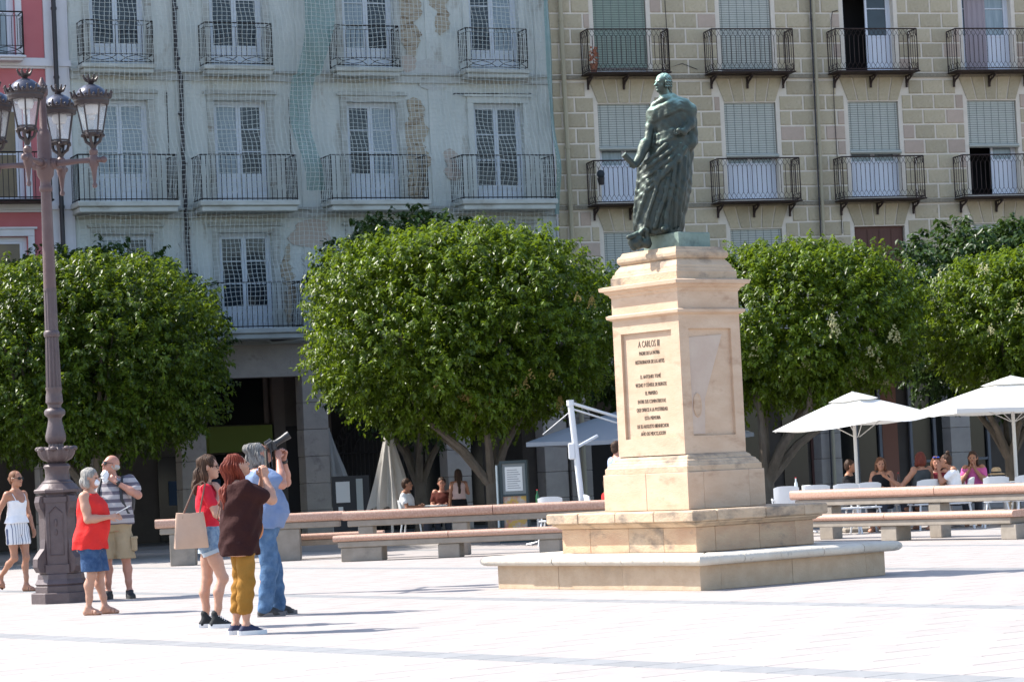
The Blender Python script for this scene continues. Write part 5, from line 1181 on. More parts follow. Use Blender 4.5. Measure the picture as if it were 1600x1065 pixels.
class Person:
    def __init__(s,label,loc,rz,h,skin=m_skin,rows=None,res=.0078,group=None,**J):
        s.t=thing('person',label,'person',loc,rz,group); s.k=h/1.70; s.t.scale=(s.k,)*3; s.skin=skin; s.res=res
        s.rows=rows or ROWS_F; g=J.get
        s.sh={-1:g('shR',(-.012,-.165,1.375)),1:g('shL',(-.012,.165,1.375))}
        s.el={-1:g('elR',(-.03,-.215,1.10)),1:g('elL',(-.03,.215,1.10))}
        s.wr={-1:g('wrR',(.03,-.225,.865)),1:g('wrL',(.03,.225,.865))}
        s.hip={-1:(0,-.088,.86),1:(0,.088,.86)}
        if g('hipz'): s.hip={k:(v[0],v[1],g('hipz')) for k,v in s.hip.items()}
        s.kn={-1:g('knR',(.015,-.09,.475)),1:g('knL',(.015,.09,.475))}
        s.an={-1:g('anR',(-.015,-.085,.085)),1:g('anL',(-.015,.085,.085))}
        s.fy={-1:g('fyR',-.15),1:g('fyL',.15)}; s.fp={-1:g('fpR',0.0),1:g('fpL',0.0)}
        s.hc=g('head',(.02,0,1.585)); yaw,pit,rol=g('look',(0,0,0))
        s.f=Vector((math.cos(yaw)*math.cos(pit),math.sin(yaw)*math.cos(pit),math.sin(pit))); s.s=Vector((-math.sin(yaw),math.cos(yaw),0)); s.u=s.f.cross(s.s)
        if rol: q=Matrix.Rotation(rol,3,s.f); s.s=q@s.s; s.u=q@s.u
        Rm=Matrix((s.f,s.s,s.u)).transposed(); s.RL=[[Rm[i][j] for j in range(3)] for i in range(3)]
        s.hd={-1:g('hdR',None),1:g('hdL',None)}; s.hn={-1:g('hnR',(0,1,0)),1:g('hnL',(0,-1,0))}; s.curl={-1:g('curlR',.35),1:g('curlL',.35)}
        s.fat=g('fat',1.0); s.leg=g('leg',1.0); s.kw=J
    def H(s,a,b,c): v=Vector(s.hc)+s.f*a+s.s*b+s.u*c; return tuple(v)
    def hand(s,k):
        w=Vector(s.wr[k]); d=Vector(s.hd[k]) if s.hd[k] else (w-Vector(s.el[k])); d.normalize(); n=Vector(s.hn[k]); n=(n-d*n.dot(d)).normalized(); c=d.cross(n)
        P=[]; cu=s.curl[k]; kn=[]
        for i in range(4):
            o=(i-1.5)*.0185; b0=w+c*o*.55+d*.012; b1=w+c*o+d*(.082-.004*abs(i-1.2)); kn.append(b1); P.append(('c',tuple(b0),tuple(b1),.0155,.0125,.012))
            L=(.064,.074,.070,.054)[i]; a1=cu*1.0; d1=(d*math.cos(a1)+n*math.sin(a1)); a2=cu*2.1; d2=(d*math.cos(a2)+n*math.sin(a2)); d1=(d1+c*(i-1.5)*.05).normalized()
            m1=b1+d1*L*.52; m2=m1+d2*L*.5; P.append(('c',tuple(b1),tuple(m1),.0098,.0088,.004)); P.append(('c',tuple(m1),tuple(m2),.0088,.0072,.003))
        sd=-1.0 if s.kw.get('thumbflip%d'%k) else 1.0
        tb=w+d*.022-c*.020*sd; t1=tb+(d*.6-c*.75*sd+n*.35).normalized()*.038; t2=t1+(d*.9-c*.1*sd+n*.4*(.3+cu)).normalized()*.034
        P+=[('c',tuple(tb),tuple(t1),.0145,.0115,.008),('c',tuple(t1),tuple(t2),.0105,.008,.003)]
        return P
    def limbs(s):
        P=[]; L=s.leg; F=s.fat
        for k in (-1,1):
            sh,el,wr=s.sh[k],s.el[k],s.wr[k]
            P+=[('c',sh,lerp(sh,el,.5),.052*F,.046*F),('c',lerp(sh,el,.45),el,.047*F,.037*F),('c',el,lerp(el,wr,.35),.037*F,.039*F),('c',lerp(el,wr,.3),wr,.040*F,.0245),('e',lerp(lerp(sh,el,.0),(0,0,1.3),.12),(.06,.06,.06),None)]
            hp,kn,an=s.hip[k],s.kn[k],s.an[k]
            P+=[('c',hp,lerp(hp,kn,.55),.085*L,.068*L),('c',lerp(hp,kn,.5),kn,.070*L,.050*L),('e',vadd(kn,(.012,0,.0)),(.046,.044,.052),None)]
            cf=vadd(lerp(kn,an,.33),(-.022,0,0)); P+=[('c',kn,cf,.046*L,.051*L),('c',cf,lerp(kn,an,.72),.051*L,.034*L),('c',lerp(kn,an,.7),an,.036*L,.030)]
        return P
    def foot(s,k,r=0,toe=.155):
        an=s.an[k]; a=s.fy[k]; p=s.fp[k]; d=(math.cos(a)*math.cos(p),math.sin(a)*math.cos(p),-math.sin(p)); up_=(math.cos(a)*math.sin(p),math.sin(a)*math.sin(p),math.cos(p))
        def q(f,z,w=0): return tuple(an[i]+d[i]*f+up_[i]*(z-.085)+(-math.sin(a),math.cos(a),0)[i]*w for i in range(3))
        return q,[('c',q(0,.085),q(-.035,.034),.036+r,.032+r),('c',q(-.035,.034),q(.10,.030),.032+r,.034+r),('c',q(0.0,.08),q(.09,.042),.036+r,.028+r),('c',q(.10,.028,.018),q(toe-.01,.022,.018),.028+r,.021+r),('c',q(.10,.028,-.02),q(toe-.03,.022,-.02),.026+r,.019+r)]
    def headp(s):
        H=s.H
        P=[('e',H(-.012,0,.028),(.094,.074,.092),s.RL),('e',H(.028,0,-.035),(.062,.054,.080),s.RL),('c',H(.066,0,-.090),H(.074,0,-.088),.022,.018,.02),('c',H(.083,0,.012),H(.104,0,-.020),.009,.0135,.010),
           ('c',H(.074,-.03,.030),H(.074,.03,.030),.012,.012,.014),('c',H(.086,-.012,-.054),H(.086,.012,-.054),.008,.008,.006),('e',H(.05,.034,-.025),(.021,.021,.024),None),('e',H(.05,-.034,-.025),(.021,.021,.024),None)]
        for b in (-1,1): P+=[('c',H(-.004,b*.075,.012),H(-.010,b*.078,-.022),.016,.011,.005)]
        nb=(-.012,0,1.40) if not s.kw.get('neck') else s.kw['neck']
        P+=[('c',nb,H(-.022,0,-.07),.056*min(s.fat,1.12),.050),('c',vadd(nb,(0,0,-.04)),nb,.075,.06)]
        S=[('e',H(.090,.030,.006),(.013,.014,.010),None),('e',H(.090,-.030,.006),(.013,.014,.010),None)]
        return P,S
    def build_body(s,hands=True,feet=True):
        hp,hs=s.headp(); P=[('l',s.rows)]+s.limbs()+hp
        if hands: P+=s.hand(-1)+s.hand(1)
        else:
            for k in (-1,1): d=(Vector(s.wr[k])-Vector(s.el[k])).normalized(); P.append(('c',s.wr[k],tuple(Vector(s.wr[k])+d*.09),.03,.02))
        if feet: P+=s.foot(-1)[1]+s.foot(1)[1]
        s.body=obj('body',sdf_mesh('body',P,h=s.res,k=.022,subs=hs),s.skin,s.t)
        mb=MB()
        for b in (-1,1): mb.ball(s.H(.081,b*.030,.006),(.010,.011,.008),8,m_eye)
        mb.build('eye',m_eye,s.t,smooth=True); mb=MB(); mb.tube([s.H(.091,-.019,-.052),s.H(.095,0,-.051),s.H(.091,.019,-.052)],[.003,.0062,.003],6); mb.build('lips',m_lip,s.t,smooth=True)
        return s
    def garment(s,name,prims,m,res=None,k=.03,infl=0.0,clip=None,folds=.004,fs=1.0,subs=(),sm=1):
        dz=(lambda x,y,z: folds*(np.sin(z*26*fs+np.sin(x*17+y*21)*1.7)*.5+np.sin(x*41-z*23*fs+y*13)*.35+np.sin(y*37+z*31*fs)*.35)) if folds else None
        return obj(name,sdf_mesh(name,prims,h=res or s.res*1.15,k=k,disp=dz,clip=clip,subs=subs,inflate=infl,smooth_it=sm),m,s.t)
    def trows(s,z0,z1,i=.014,flare=0.0,rows=None):
        r=np.array(rows or s.rows); zs=sorted({z0,z1}|{z for z in r[:,0] if z0<z<z1}); out=[]
        for z in zs:
            zz=max(z,r[0,0]); v=[np.interp(zz,r[:,0],r[:,c]) for c in range(1,5)]; fl=flare*max(0,(1.15-z))
            out.append((z,v[0],v[1],v[2]+i+fl,v[3]+i+fl))
        return ('l',out)
    def sleeve(s,k,t,ra=.062,rb=.060): sh,el=s.sh[k],s.el[k]; F=s.fat; return [('c',sh,lerp(sh,el,t),ra*F,rb*F)]
    def leg_prims(s,k,t,ra,rb,rc=None,t2=0):
        hp,kn,an=s.hip[k],s.kn[k],s.an[k]; L=s.leg
        out=[('c',hp,lerp(hp,kn,t),ra*L,rb*L)]
        if t2: out.append(('c',kn,lerp(kn,an,t2),rb*L,(rc or rb)*L))
        return out
    def glasses(s,m=m_dark,frame=m_dark,r=.024,flat=False):
        mb=MB()
        for b in (-1,1):
            c=Vector(s.H(.096,b*.032,.006)); N=14; pts=[]
            for i in range(N):
                a=2*math.pi*i/N; pts.append(c+s.s*(r*1.15*math.cos(a))+s.u*(r*.85*math.sin(a))-s.f*(.010*abs(math.cos(a))*(1 if math.cos(a)*b>0 else 0)))
            n=len(pts); ii=[p-s.f*.006 for p in pts]
            if not flat: mb.add([tuple(p) for p in pts+ii],[tuple(range(n)),tuple(range(2*n-1,n-1,-1))]+[(i,(i+1)%n,(i+1)%n+n,i+n) for i in range(n)],m)
            mb.tube(pts+[pts[0]],.0028,4,frame); mb.tube([s.H(.085,b*.058,.012),s.H(.04,b*.078,.014),s.H(-.01,b*.082,.012)],.0028,4,frame)
        mb.tube([s.H(.098,-.010,.010),s.H(.100,.0,.013),s.H(.098,.010,.010)],.003,4,frame)
        return mb.build('sunglasses' if not flat else 'spectacles',None,s.t)
    def hair(s,m,style,extra=(),amp=.005):
        H=s.H; P=[('e',H(-.022,0,.040),(.100,.084,.094),s.RL)]; S=[('e',H(.10,0,-.015),(.075,.10,.085),s.RL)]
        if style=='bob': P+=[('c',H(-.03,.062,.02),H(-.02,.078,-.085),.038,.034),('c',H(-.03,-.062,.02),H(-.02,-.078,-.085),.038,.034),('e',H(-.075,0,-.04),(.055,.085,.085),s.RL)]
        if style=='long': P+=[('c',H(-.04,.055,.02),H(-.045,.07,-.15),.040,.030),('c',H(-.04,-.055,.02),H(-.045,-.07,-.15),.040,.030),('c',H(-.075,0,-.02),H(-.095,0,-.20),.06,.045)]
        if style=='short': P+=[('e',H(-.055,0,-.02),(.060,.074,.070),s.RL)]; S+=[('e',H(-.0,.09,-.045),(.04,.03,.05),s.RL),('e',H(-.0,-.09,-.045),(.04,.03,.05),s.RL)]
        if style=='bun': P=[('e',H(-.022,0,.034),(.095,.079,.092),s.RL),('e',H(-.06,0,-.02),(.050,.065,.06),s.RL)]+[('e',H(-.115,0,.01),(.036,.036,.036),None)]
        if style=='topbun': P=[('e',H(-.022,0,.034),(.096,.080,.092),s.RL),('e',H(-.06,0,-.02),(.050,.065,.06),s.RL),('e',H(-.05,0,.145),(.042,.042,.036),None)]
        if style=='fringe': P=[('e',H(-.030,0,-.008),(.086,.0775,.048),s.RL)]; S+=[('e',H(.02,0,.115),(.15,.13,.085),s.RL)]
        P+=list(extra)
        return obj('hair',sdf_mesh('hair',P,h=min(s.res,.0062) if s.res<.01 else s.res,k=.018,subs=S,disp=lambda x,y,z: amp*.8*(np.sin(np.arctan2(y-s.hc[1],x-s.hc[0]+.03)*26+z*30+np.sin(z*45)*1.2)*.7+np.sin(z*38+y*30+x*25)*.7+np.sin(x*70-y*60+z*25)*.35)),m,s.t)
    def shoes(s,m,sole=None,r=.008,high=0,name='shoe',toe=.16):
        for k in (-1,1):
            q,P=s.foot(k,r,toe); c=s.an[k]
            if high: P.append(('c',q(0,.085),q(-.01,.085+high),.040,.040))
            top=.075 if not high else 9
            an=s.an[k]; p=s.fp[k]
            sb=[] if high else [('e',q(.0,.125,0),(.050,.050,.052),None)]
            o=obj(name,sdf_mesh(name,P,h=.007,k=.014,subs=sb),m,s.t)
            if sole:
                pr=[]; 
                for i in range(20):
                    a=2*math.pi*i/20; f=.056+.140*math.cos(a); w=(.057 if math.cos(a)>0 else .050)*math.copysign(abs(math.sin(a))**.6,math.sin(a)); pr.append((f,w))
                vs=[q(f,-.004,w) for f,w in pr]+[q(f,.040,w*.95) for f,w in pr]; b=MB(); b.add(vs,[tuple(range(19,-1,-1)),tuple(range(20,40))]+[(i,(i+1)%20,(i+1)%20+20,i+20) for i in range(20)]); b.build('sole',sole,o)
    def sandals(s,m):
        for k in (-1,1):
            q,_=s.foot(k); b=MB(); pr=[(.055+.112*math.cos(2*math.pi*i/18),(.040 if i in range(-5,5) or i>13 else .033)*math.sin(2*math.pi*i/18)) for i in range(18)]
            b.add([q(f,-.012,w) for f,w in pr]+[q(f,.004,w) for f,w in pr],[tuple(range(17,-1,-1)),tuple(range(18,36))]+[(i,(i+1)%18,(i+1)%18+18,i+18) for i in range(18)])
            for f,hh in ((.115,.054),(.075,.066)): b.tube([q(f,.0,-.044),q(f,hh*.8,-.036),q(f,hh+.005,0),q(f,hh*.8,.036),q(f,0,.044)],.0075,5)
            b.tube([q(-.035,.07,0),q(-.01,.085,-.040),q(.035,.082,0),q(-.01,.085,.040),q(-.035,.07,0)],.006,5); b.tube([q(.035,.08,0),q(.115,.058,0)],.006,5)
            b.build('sandal',m,s.t)
def prect(name,label,cat,loc,rz,parent=None): return thing(name,label,cat,loc,rz)
white_t=cloth('white_cotton',(0.72,0.72,0.74))
# ---- 1 woman in white walking
P1=Person('tanned woman in a white strappy top and striped shorts striding past the street lamp',(-7.12,38.1,0),R(-40),1.70,m_skint,
   rows=[(z,cx,cy,ax*.93,ay*.93) for z,cx,cy,ax,ay in ROWS_F],look=(R(8),R(2),0),shR=(-.01,-.155,1.37),shL=(-.01,.155,1.37),elR=(-.12,-.225,1.12),wrR=(-.16,-.26,.88),elL=(.0,.215,1.11),wrL=(.10,.205,.88),
   knR=(.02,-.085,.475),anR=(-.30,-.085,.22),fpR=.85,knL=(.10,.06,.48),anL=(.10,.045,.085),fat=.86,leg=.93)
P1.build_body(); P1.glasses(m_dark); P1.hair(hairmat('brown_hair_pulled_back',(0.13,0.055,0.028),(0.19,0.085,0.045)),'bun',amp=.002)
P1.garment('camisole',[P1.trows(.965,1.285,.010,.16)],white_t,folds=.004,subs=[('e',(.13,0,1.30),(.07,.06,.045),None)])
mb=MB()
for b in (-1,1): mb.tube([(.115,b*.085,1.265),(.085,b*.10,1.33),(.03,b*.105,1.40),(-.04,b*.10,1.405),(-.10,b*.085,1.33),(-.115,b*.08,1.27)],.0055,5)
mb.build('strap',white_t,P1.t)
P1.garment('shorts',[P1.trows(.80,1.0,.012),*P1.leg_prims(-1,.42,.105,.108),*P1.leg_prims(1,.42,.105,.108)],mat('striped_cotton',(0.70,0.70,0.72),.85,wave=(1,26,(0.09,0.11,0.19),.22)),folds=.006,fs=.3,clip=lambda x,y,z:[.665-z+0*x])
P1.sandals(mat('brown_leather',(0.09,0.04,0.025),.5))
# ---- 2 woman in red, grey bob
rw=[(.74,-.02,0,.15,.19),(.86,-.02,0,.158,.20),(.98,.02,0,.165,.19),(1.08,.03,0,.165,.18),(1.2,.035,0,.160,.175),(1.28,.03,0,.15,.17),(1.35,.0,0,.11,.165),(1.40,-.012,0,.075,.14),(1.445,-.012,0,.055,.08)]
P2=Person('woman with a grey bob in a sleeveless red top and face mask reading a paper',(-4.78,29.98,0),R(-10),1.62,m_skin,rows=rw,look=(R(-4),R(-2),0),elR=(.04,-.215,1.11),wrR=(.27,-.13,1.13),elL=(.05,.21,1.11),wrL=(.27,.09,1.13),curlR=.55,curlL=.55,hnR=(0,.6,-.4),hnL=(0,-.6,-.4),
   knR=(.02,-.09,.475),knL=(.05,.09,.475),anL=(.10,.09,.085),anR=(-.04,-.09,.085),fat=1.22,leg=1.12)
P2.build_body(); P2.hair(hairmat('grey_bob_hair',(0.20,0.185,0.165),(0.36,0.34,0.31)),'bob',amp=.006)
m_red=cloth('scarlet_blouse',(0.62,0.030,0.028),(0.68,0.04,0.035),scale=2)
P2.garment('blouse',[P2.trows(.765,1.41,.026,.06),('e',(-.01,-.15,1.365),(.075,.06,.055),None),('e',(-.01,.15,1.365),(.075,.06,.055),None)],m_red,folds=.009,fs=.9,subs=[('e',(.02,0,1.45),(.075,.07,.055),None),('e',(-.0,-.235,1.31),(.055,.05,.10),None),('e',(-.0,.235,1.31),(.055,.05,.10),None)])
m_den=cloth('dark_denim',(0.030,0.065,0.145),(0.06,0.11,0.21),scale=16)
P2.garment('denim_skirt',[P2.trows(.74,.92,.0),*P2.leg_prims(-1,1.15,.098,.114),*P2.leg_prims(1,1.15,.098,.114)],m_den,folds=.004,k=.05,clip=lambda x,y,z:[.505-z+0*x])
P2.sandals(mat('tan_leather',(0.30,0.13,0.07),.55))
P2.garment('face_mask',[('e',P2.H(.074,0,-.045),(.034,.048,.044),P2.RL)],mat('white_mask',(0.75,0.76,0.78),.8),folds=0,res=.006)
pap=thing('folded_paper','white folded paper in the hands of the grey-haired woman in red','paper',(-4.78+.37,29.98-.07,1.145),R(-10)); pap.rotation_euler=(R(8),R(-24),R(-10))
q=MB(); q.box(-.075,.085,-.07,.07,-.002,.002); q.box(-.075,.08,-.065,.06,.004,.008); q.build('sheet',MATS['paper_white'],pap)
# ---- 3 man in striped polo
rm=[(.80,0,0,.13,.185),(.90,.02,0,.155,.20),(1.0,.045,0,.18,.205),(1.1,.045,0,.18,.20),(1.2,.03,0,.160,.195),(1.3,.01,0,.14,.195),(1.37,-.005,0,.11,.19),(1.42,-.012,0,.078,.15),(1.455,-.012,0,.058,.08)]
P3=Person('bald man in a grey striped polo shirt and khaki cargo shorts wiping his chin',(-5.12,34.0,0),R(-98),1.80,m_skinr,rows=rm,head=(.03,-.012,1.59),look=(R(-48),R(14),0),shL=(-.01,.19,1.385),shR=(-.01,-.19,1.375),elL=(.10,.33,1.22),wrL=(.17,.085,1.385),hdL=(.0,-.75,.75),hnL=(-.8,-.3,-.1),curlL=.6,
   elR=(.02,-.25,1.12),wrR=(.15,-.18,.93),knL=(.02,.125,.475),anL=(.0,.15,.085),knR=(.02,-.10,.475),anR=(.0,-.11,.085),fat=1.2,leg=1.08,fyL=.45,fyR=-.1)
P3.build_body(); P3.glasses(m_dark,r=.025); P3.hair(hairmat('white_fringe_hair',(0.42,0.40,0.38),(0.5,0.48,0.46)),'fringe',amp=.002)
m_strp=mat('striped_jersey',(0.36,0.335,0.34),.9,(0.40,0.37,0.38),4,wave=(2,10.5,(0.115,0.10,0.125),.45),bump=.004,bscale=26)
P3.garment('polo_shirt',[P3.trows(.885,1.425,.022,.06),*P3.sleeve(1,.62,.072,.068),*P3.sleeve(-1,.62,.072,.068)],m_strp,folds=.008,fs=1.0,subs=[('e',(.03,0,1.475),(.07,.06,.05),None)])
P3.garment('collar',[('c',(.05,.06,1.415),(.085,.015,1.37),.018,.016),('c',(.05,-.06,1.415),(.085,-.015,1.37),.018,.016),('c',(-.04,.06,1.44),(.05,.065,1.42),.016,.016),('c',(-.04,-.06,1.44),(.05,-.065,1.42),.016,.016)],mat('pale_collar',(0.6,0.6,0.62),.85),res=.006,k=.01,folds=0)
m_khk=cloth('khaki_cotton',(0.33,0.25,0.155),(0.39,0.30,0.19))
o=P3.garment('cargo_shorts',[P3.trows(.80,.99,.012),*P3.leg_prims(-1,1.15,.100,.106),*P3.leg_prims(1,1.15,.100,.106)],m_khk,folds=.009,k=.02,clip=lambda x,y,z:[.475-z+0*x])
for b in (-1,1): mb=MB(); y=b*.21; mb.bbox(-.05,.07,min(y,y+b*.045),max(y,y+b*.045),.56,.72,.012); mb.bbox(-.055,.075,min(y,y+b*.052),max(y,y+b*.052),.70,.735,.008); mb.build('pocket',m_khk,P3.t)
P3.shoes(mat('black_suede',(0.02,0.02,0.022),.8),mat('black_rubber',(0.03,0.03,0.03),.8))
mb=MB(); w=Vector(P3.wr[1]); e=Vector(P3.el[1]); dd=(w-e).normalized(); c=w-dd*.035; mb.tube([c-dd*.013,c+dd*.013],[.036,.036],12); mb.ball(tuple(c+Vector((.035,0,.01))),(.016,.02,.02),8); mb.build('wristwatch',mat('black_watch',(0.015,0.015,0.015),.4),P3.t,smooth=True)
def Lw(P,v): # local point of a person to the world
    a=P.t.rotation_euler[2]; k=P.k; x,y,z=v[0]*k,v[1]*k,v[2]*k; return Vector((P.t.location[0]+x*math.cos(a)-y*math.sin(a),P.t.location[1]+x*math.sin(a)+y*math.cos(a),P.t.location[2]+z))
def held(P,name,label,cat):
    t=thing(name,label,cat,tuple(P.t.location),P.t.rotation_euler[2]); t.scale=(P.k,)*3; return t
ti=held(P3,'crumpled_mask','white crumpled face mask held at the chin of the bald man','face mask')
obj('cloth',sdf_mesh('cloth',[('e',(.135,-.055,1.475),(.05,.045,.055),None),('e',(.155,-.045,1.43),(.032,.04,.05),None)],h=.007,disp=lambda x,y,z:.009*np.sin(x*120+z*60)*np.sin(y*90-z*80)),MATS['white_mask'],ti)
bp=held(P3,'backpack','black backpack on the back of the bald man in the striped polo','backpack')
m_bp=mat('black_nylon',(0.018,0.018,0.022),.6,(0.03,0.03,0.035),12)
obj('pack',sdf_mesh('pack',[('e',(-.22,.03,1.18),(.09,.17,.24),None),('e',(-.26,.03,1.08),(.08,.14,.14),None)],h=.014,k=.04),m_bp,bp)
for b in (1,-1):
    q=MB(); pts=[(-.14,b*.10,1.36),(-.05,b*.125,1.447),(.045,b*.13,1.44),(.145,b*.135,1.32),(.185,b*.15,1.18),(.13,b*.20,1.02),(-.05,b*.215,.98),(-.18,b*.12,.98)]
    q.tube(pts,.019,6); q.build('strap',m_bp,bp,smooth=True)
cb_=held(P3,'cloth_bag','pale patterned cloth bag hanging from the hand of the bald man','bag')
obj('bag_cloth',sdf_mesh('bag_cloth',[('e',(.20,-.20,.72),(.05,.09,.13),None),('c',(.19,-.19,.92),(.20,-.2,.78),.018,.05)],h=.010,disp=lambda x,y,z:.01*np.sin(y*90)*np.sin(z*30)),mat('patterned_cloth',(0.45,0.44,0.42),.9,(0.12,0.12,0.12),28),cb_)
# ---- 4 girl in red T-shirt with tote
P4=Person('young woman in glasses, red T-shirt and denim shorts with a tan tote bag',(-3.03,26.1,0),R(4),1.66,m_skin,rows=[(z,cx,cy,ax*.96,ay*.95) for z,cx,cy,ax,ay in ROWS_F],head=(.035,0,1.585),look=(R(-4),R(0),0),
   shR=(-.0,-.155,1.37),elR=(.10,-.22,1.12),wrR=(.13,-.095,1.335),hdR=(-.35,.25,.95),hnR=(-.6,.7,0),curlR=.5,elL=(.14,.17,1.14),wrL=(.16,.02,1.30),hdL=(-.3,-.1,.95),hnL=(-.8,-.3,0),
   knR=(.13,-.075,.485),anR=(.05,-.085,.085),knL=(-.035,.085,.475),anL=(-.06,.09,.085),fat=.93,leg=1.0)
P4.build_body(); P4.glasses(flat=True,frame=m_dark)
m_br=hairmat('wavy_brown_hair',(0.028,0.014,0.008),(0.085,0.042,0.022)); P4.hair(m_br,'long',extra=[('c',P4.H(-.09,0,-.05),P4.H(-.13,-.02,-.17),.06,.045),('c',P4.H(-.13,-.02,-.15),P4.H(-.14,-.04,-.25),.045,.025),('c',P4.H(-.04,-.07,-.08),P4.H(-.07,-.09,-.20),.035,.02)],amp=.009)
P4.garment('tshirt',[P4.trows(1.0,1.41,.014,.03),*P4.sleeve(-1,.55,.060,.062),*P4.sleeve(1,.55,.060,.062)],cloth('crimson_jersey',(0.52,0.018,0.035),(0.60,0.03,0.05),scale=3),folds=.006,subs=[('e',(.03,0,1.455),(.07,.065,.045),None)])
m_ld=cloth('washed_denim',(0.10,0.17,0.27),(0.25,0.33,0.42),scale=22)
P4.garment('denim_shorts',[P4.trows(.80,1.06,.012),*P4.leg_prims(-1,.22,.098,.098),*P4.leg_prims(1,.22,.098,.098)],m_ld,folds=.003,k=.02,clip=lambda x,y,z:[.745-z+0*x])
for k in (-1,1):
    a=lerp(P4.hip[k],P4.kn[k],.24); b=lerp(P4.hip[k],P4.kn[k],.34); q=MB(); q.tube([a,b],[.104,.101],20); q.build('turned_cuff',mat('pale_denim_cuff',(0.36,0.42,0.48),.85),P4.t,smooth=True)
m_wr=mat('white_rubber',(0.68,0.68,0.68),.6); P4.shoes(mat('black_canvas',(0.015,0.018,0.02),.85),m_wr,r=.006,high=.055,name='high_top_sneaker')
mb=MB(); 
for k in (-1,1):
    q,_=P4.foot(k)
    for i in range(6): f=.03+.018*i; z=.13-.014*i; mb.tube([q(f,z-.012,-.03),q(f+.004,z,0),q(f,z-.012,.03)],.0042,4)
    for i in range(10):
        pass
mb.build('laces',m_wr,P4.t)
bag=held(P4,'tote_bag','large tan leather tote hanging from the shoulder of the young woman in red','tote bag')
m_tan=mat('tan_leather_tote',(0.50,0.325,0.225),.55,(0.55,0.37,0.265),3,bump=.003,bscale=20)
mb=MB(); zt,zb_=1.155,.80; vs=[]
for (z,hx_,hy) in ((zb_,.165,.065),(zb_+.01,.172,.07),(.95,.168,.055),(1.10,.158,.035),(zt,.155,.03)):
    sag=.012 if z>1.1 else 0
    for i in range(16):
        a=2*math.pi*i/16; c,s_=math.cos(a),math.sin(a); ex=.35; X=hx_*math.copysign(abs(c)**ex,c)*(1-.35*(z-zb_)+.02*math.sin(z*30+i)); Y=hy*math.copysign(abs(s_)**ex,s_)*(1+.25*math.sin(z*14+i*.9)); vs.append((-.155+X+(z-zb_)*-.02,-.235+Y+.01*math.sin(X*20+z*9),z-sag*(1-abs(c))))
fs=[(r_*16+i,r_*16+(i+1)%16,(r_+1)*16+(i+1)%16,(r_+1)*16+i) for r_ in range(4) for i in range(16)]; fs.append(tuple(range(15,-1,-1)))
fs.append(tuple(range(64,80)))
mb.add(vs,fs); mb.build('bag_body',m_tan,bag,smooth=True)
for yy in (-.21,-.262):
    q=MB(); q.tube([(-.235,yy,1.05),(-.215,yy,1.16),(-.10,yy*.45-.09,1.41),(-.02,yy*.4-.08,1.452),(.0,yy*.4-.09,1.43),(-.06,yy,1.16),(-.07,yy,1.05)],.0075,5); q.build('handle',mat('brown_strap',(0.20,0.11,0.07),.6),bag)
# ---- 5 woman in brown with phone
rb5=[(.74,-.03,0,.145,.18),(.86,-.035,0,.155,.20),(.98,-.01,0,.158,.195),(1.08,.0,0,.160,.19),(1.2,.01,0,.165,.19),(1.29,.005,0,.155,.19),(1.36,-.015,0,.12,.18),(1.42,-.03,0,.085,.15),(1.455,-.03,0,.06,.08)]
P5=Person('red-haired woman in a brown T-shirt and mustard trousers raising her phone',(-2.56,24.72,0),R(20),1.65,m_skin,rows=rb5,head=(-.01,0,1.585),look=(R(4),R(22),0),neck=(-.03,0,1.40),
   shR=(-.0,-.185,1.365),elR=(.265,-.16,1.255),wrR=(.235,-.05,1.475),hdR=(.0,.1,.98),hnR=(-.3,.9,0),curlR=.75,shL=(-.0,.17,1.365),elL=(.25,.17,1.26),wrL=(.23,.04,1.465),hdL=(.02,-.1,.98),hnL=(-.2,-.9,0),curlL=.75,
   knR=(.0,-.10,.475),anR=(-.02,-.09,.085),knL=(.0,.10,.475),anL=(-.08,.09,.085),fat=1.25,leg=1.06)
P5.build_body(); m_rh=hairmat('dyed_red_hair',(0.10,0.014,0.008),(0.22,0.04,0.018))
P5.hair(m_rh,'long',extra=[('c',P5.H(-.10,0,.03),P5.H(-.13,-.01,-.12),.07,.06),('c',P5.H(-.13,-.01,-.12),(-.15,-.03,1.30),.055,.045),('c',(-.15,-.05,1.36),(-.17,-.07,1.20),.045,.028),('c',(-.15,.03,1.36),(-.18,.05,1.24),.04,.025)],amp=.011)
m_bwn=cloth('brown_jersey',(0.032,0.011,0.011),(0.042,0.016,0.014),scale=3)
P5.garment('tshirt',[P5.trows(.75,1.42,.036,.0),*P5.sleeve(-1,.58,.070,.066),*P5.sleeve(1,.58,.070,.066)],m_bwn,folds=.010,fs=1.1,subs=[('e',(.03,0,1.475),(.08,.07,.05),None)])
P5.garment('trousers',[P5.trows(.78,.92,-.004),*P5.leg_prims(-1,1,.092,.074,.056,.62),('c',(-.03,-.10,.44),(-.045,-.095,.24),.068,.055),('c',(-.03,.10,.44),(-.06,.095,.24),.068,.055),*P5.leg_prims(1,1,.092,.074,.056,.62)],cloth('mustard_cotton',(0.27,0.13,0.025),(0.33,0.165,0.036)),folds=.007,fs=1.9,k=.02)
P5.shoes(mat('navy_canvas',(0.018,0.022,0.06),.8),m_wr,r=.004,name='slip_on_shoe')
ph_=held(P5,'smartphone','black smartphone held upright by the red-haired woman','phone')
q=MB(); q.bbox(.262,.274,-.040,.040,1.565,1.735,.003); q.build('phone_body',mat('black_phone',(0.012,0.012,0.014),.6,spec=.2),ph_)
q=MB(); q.box(.2595,.2615,-.035,.035,1.58,1.72); q.build('screen',m_dark,ph_)
ob=held(P5,'shoulder_bag','orange shoulder bag at the front of the red-haired woman','bag'); m_or=mat('orange_leather',(0.42,0.13,0.025),.5)
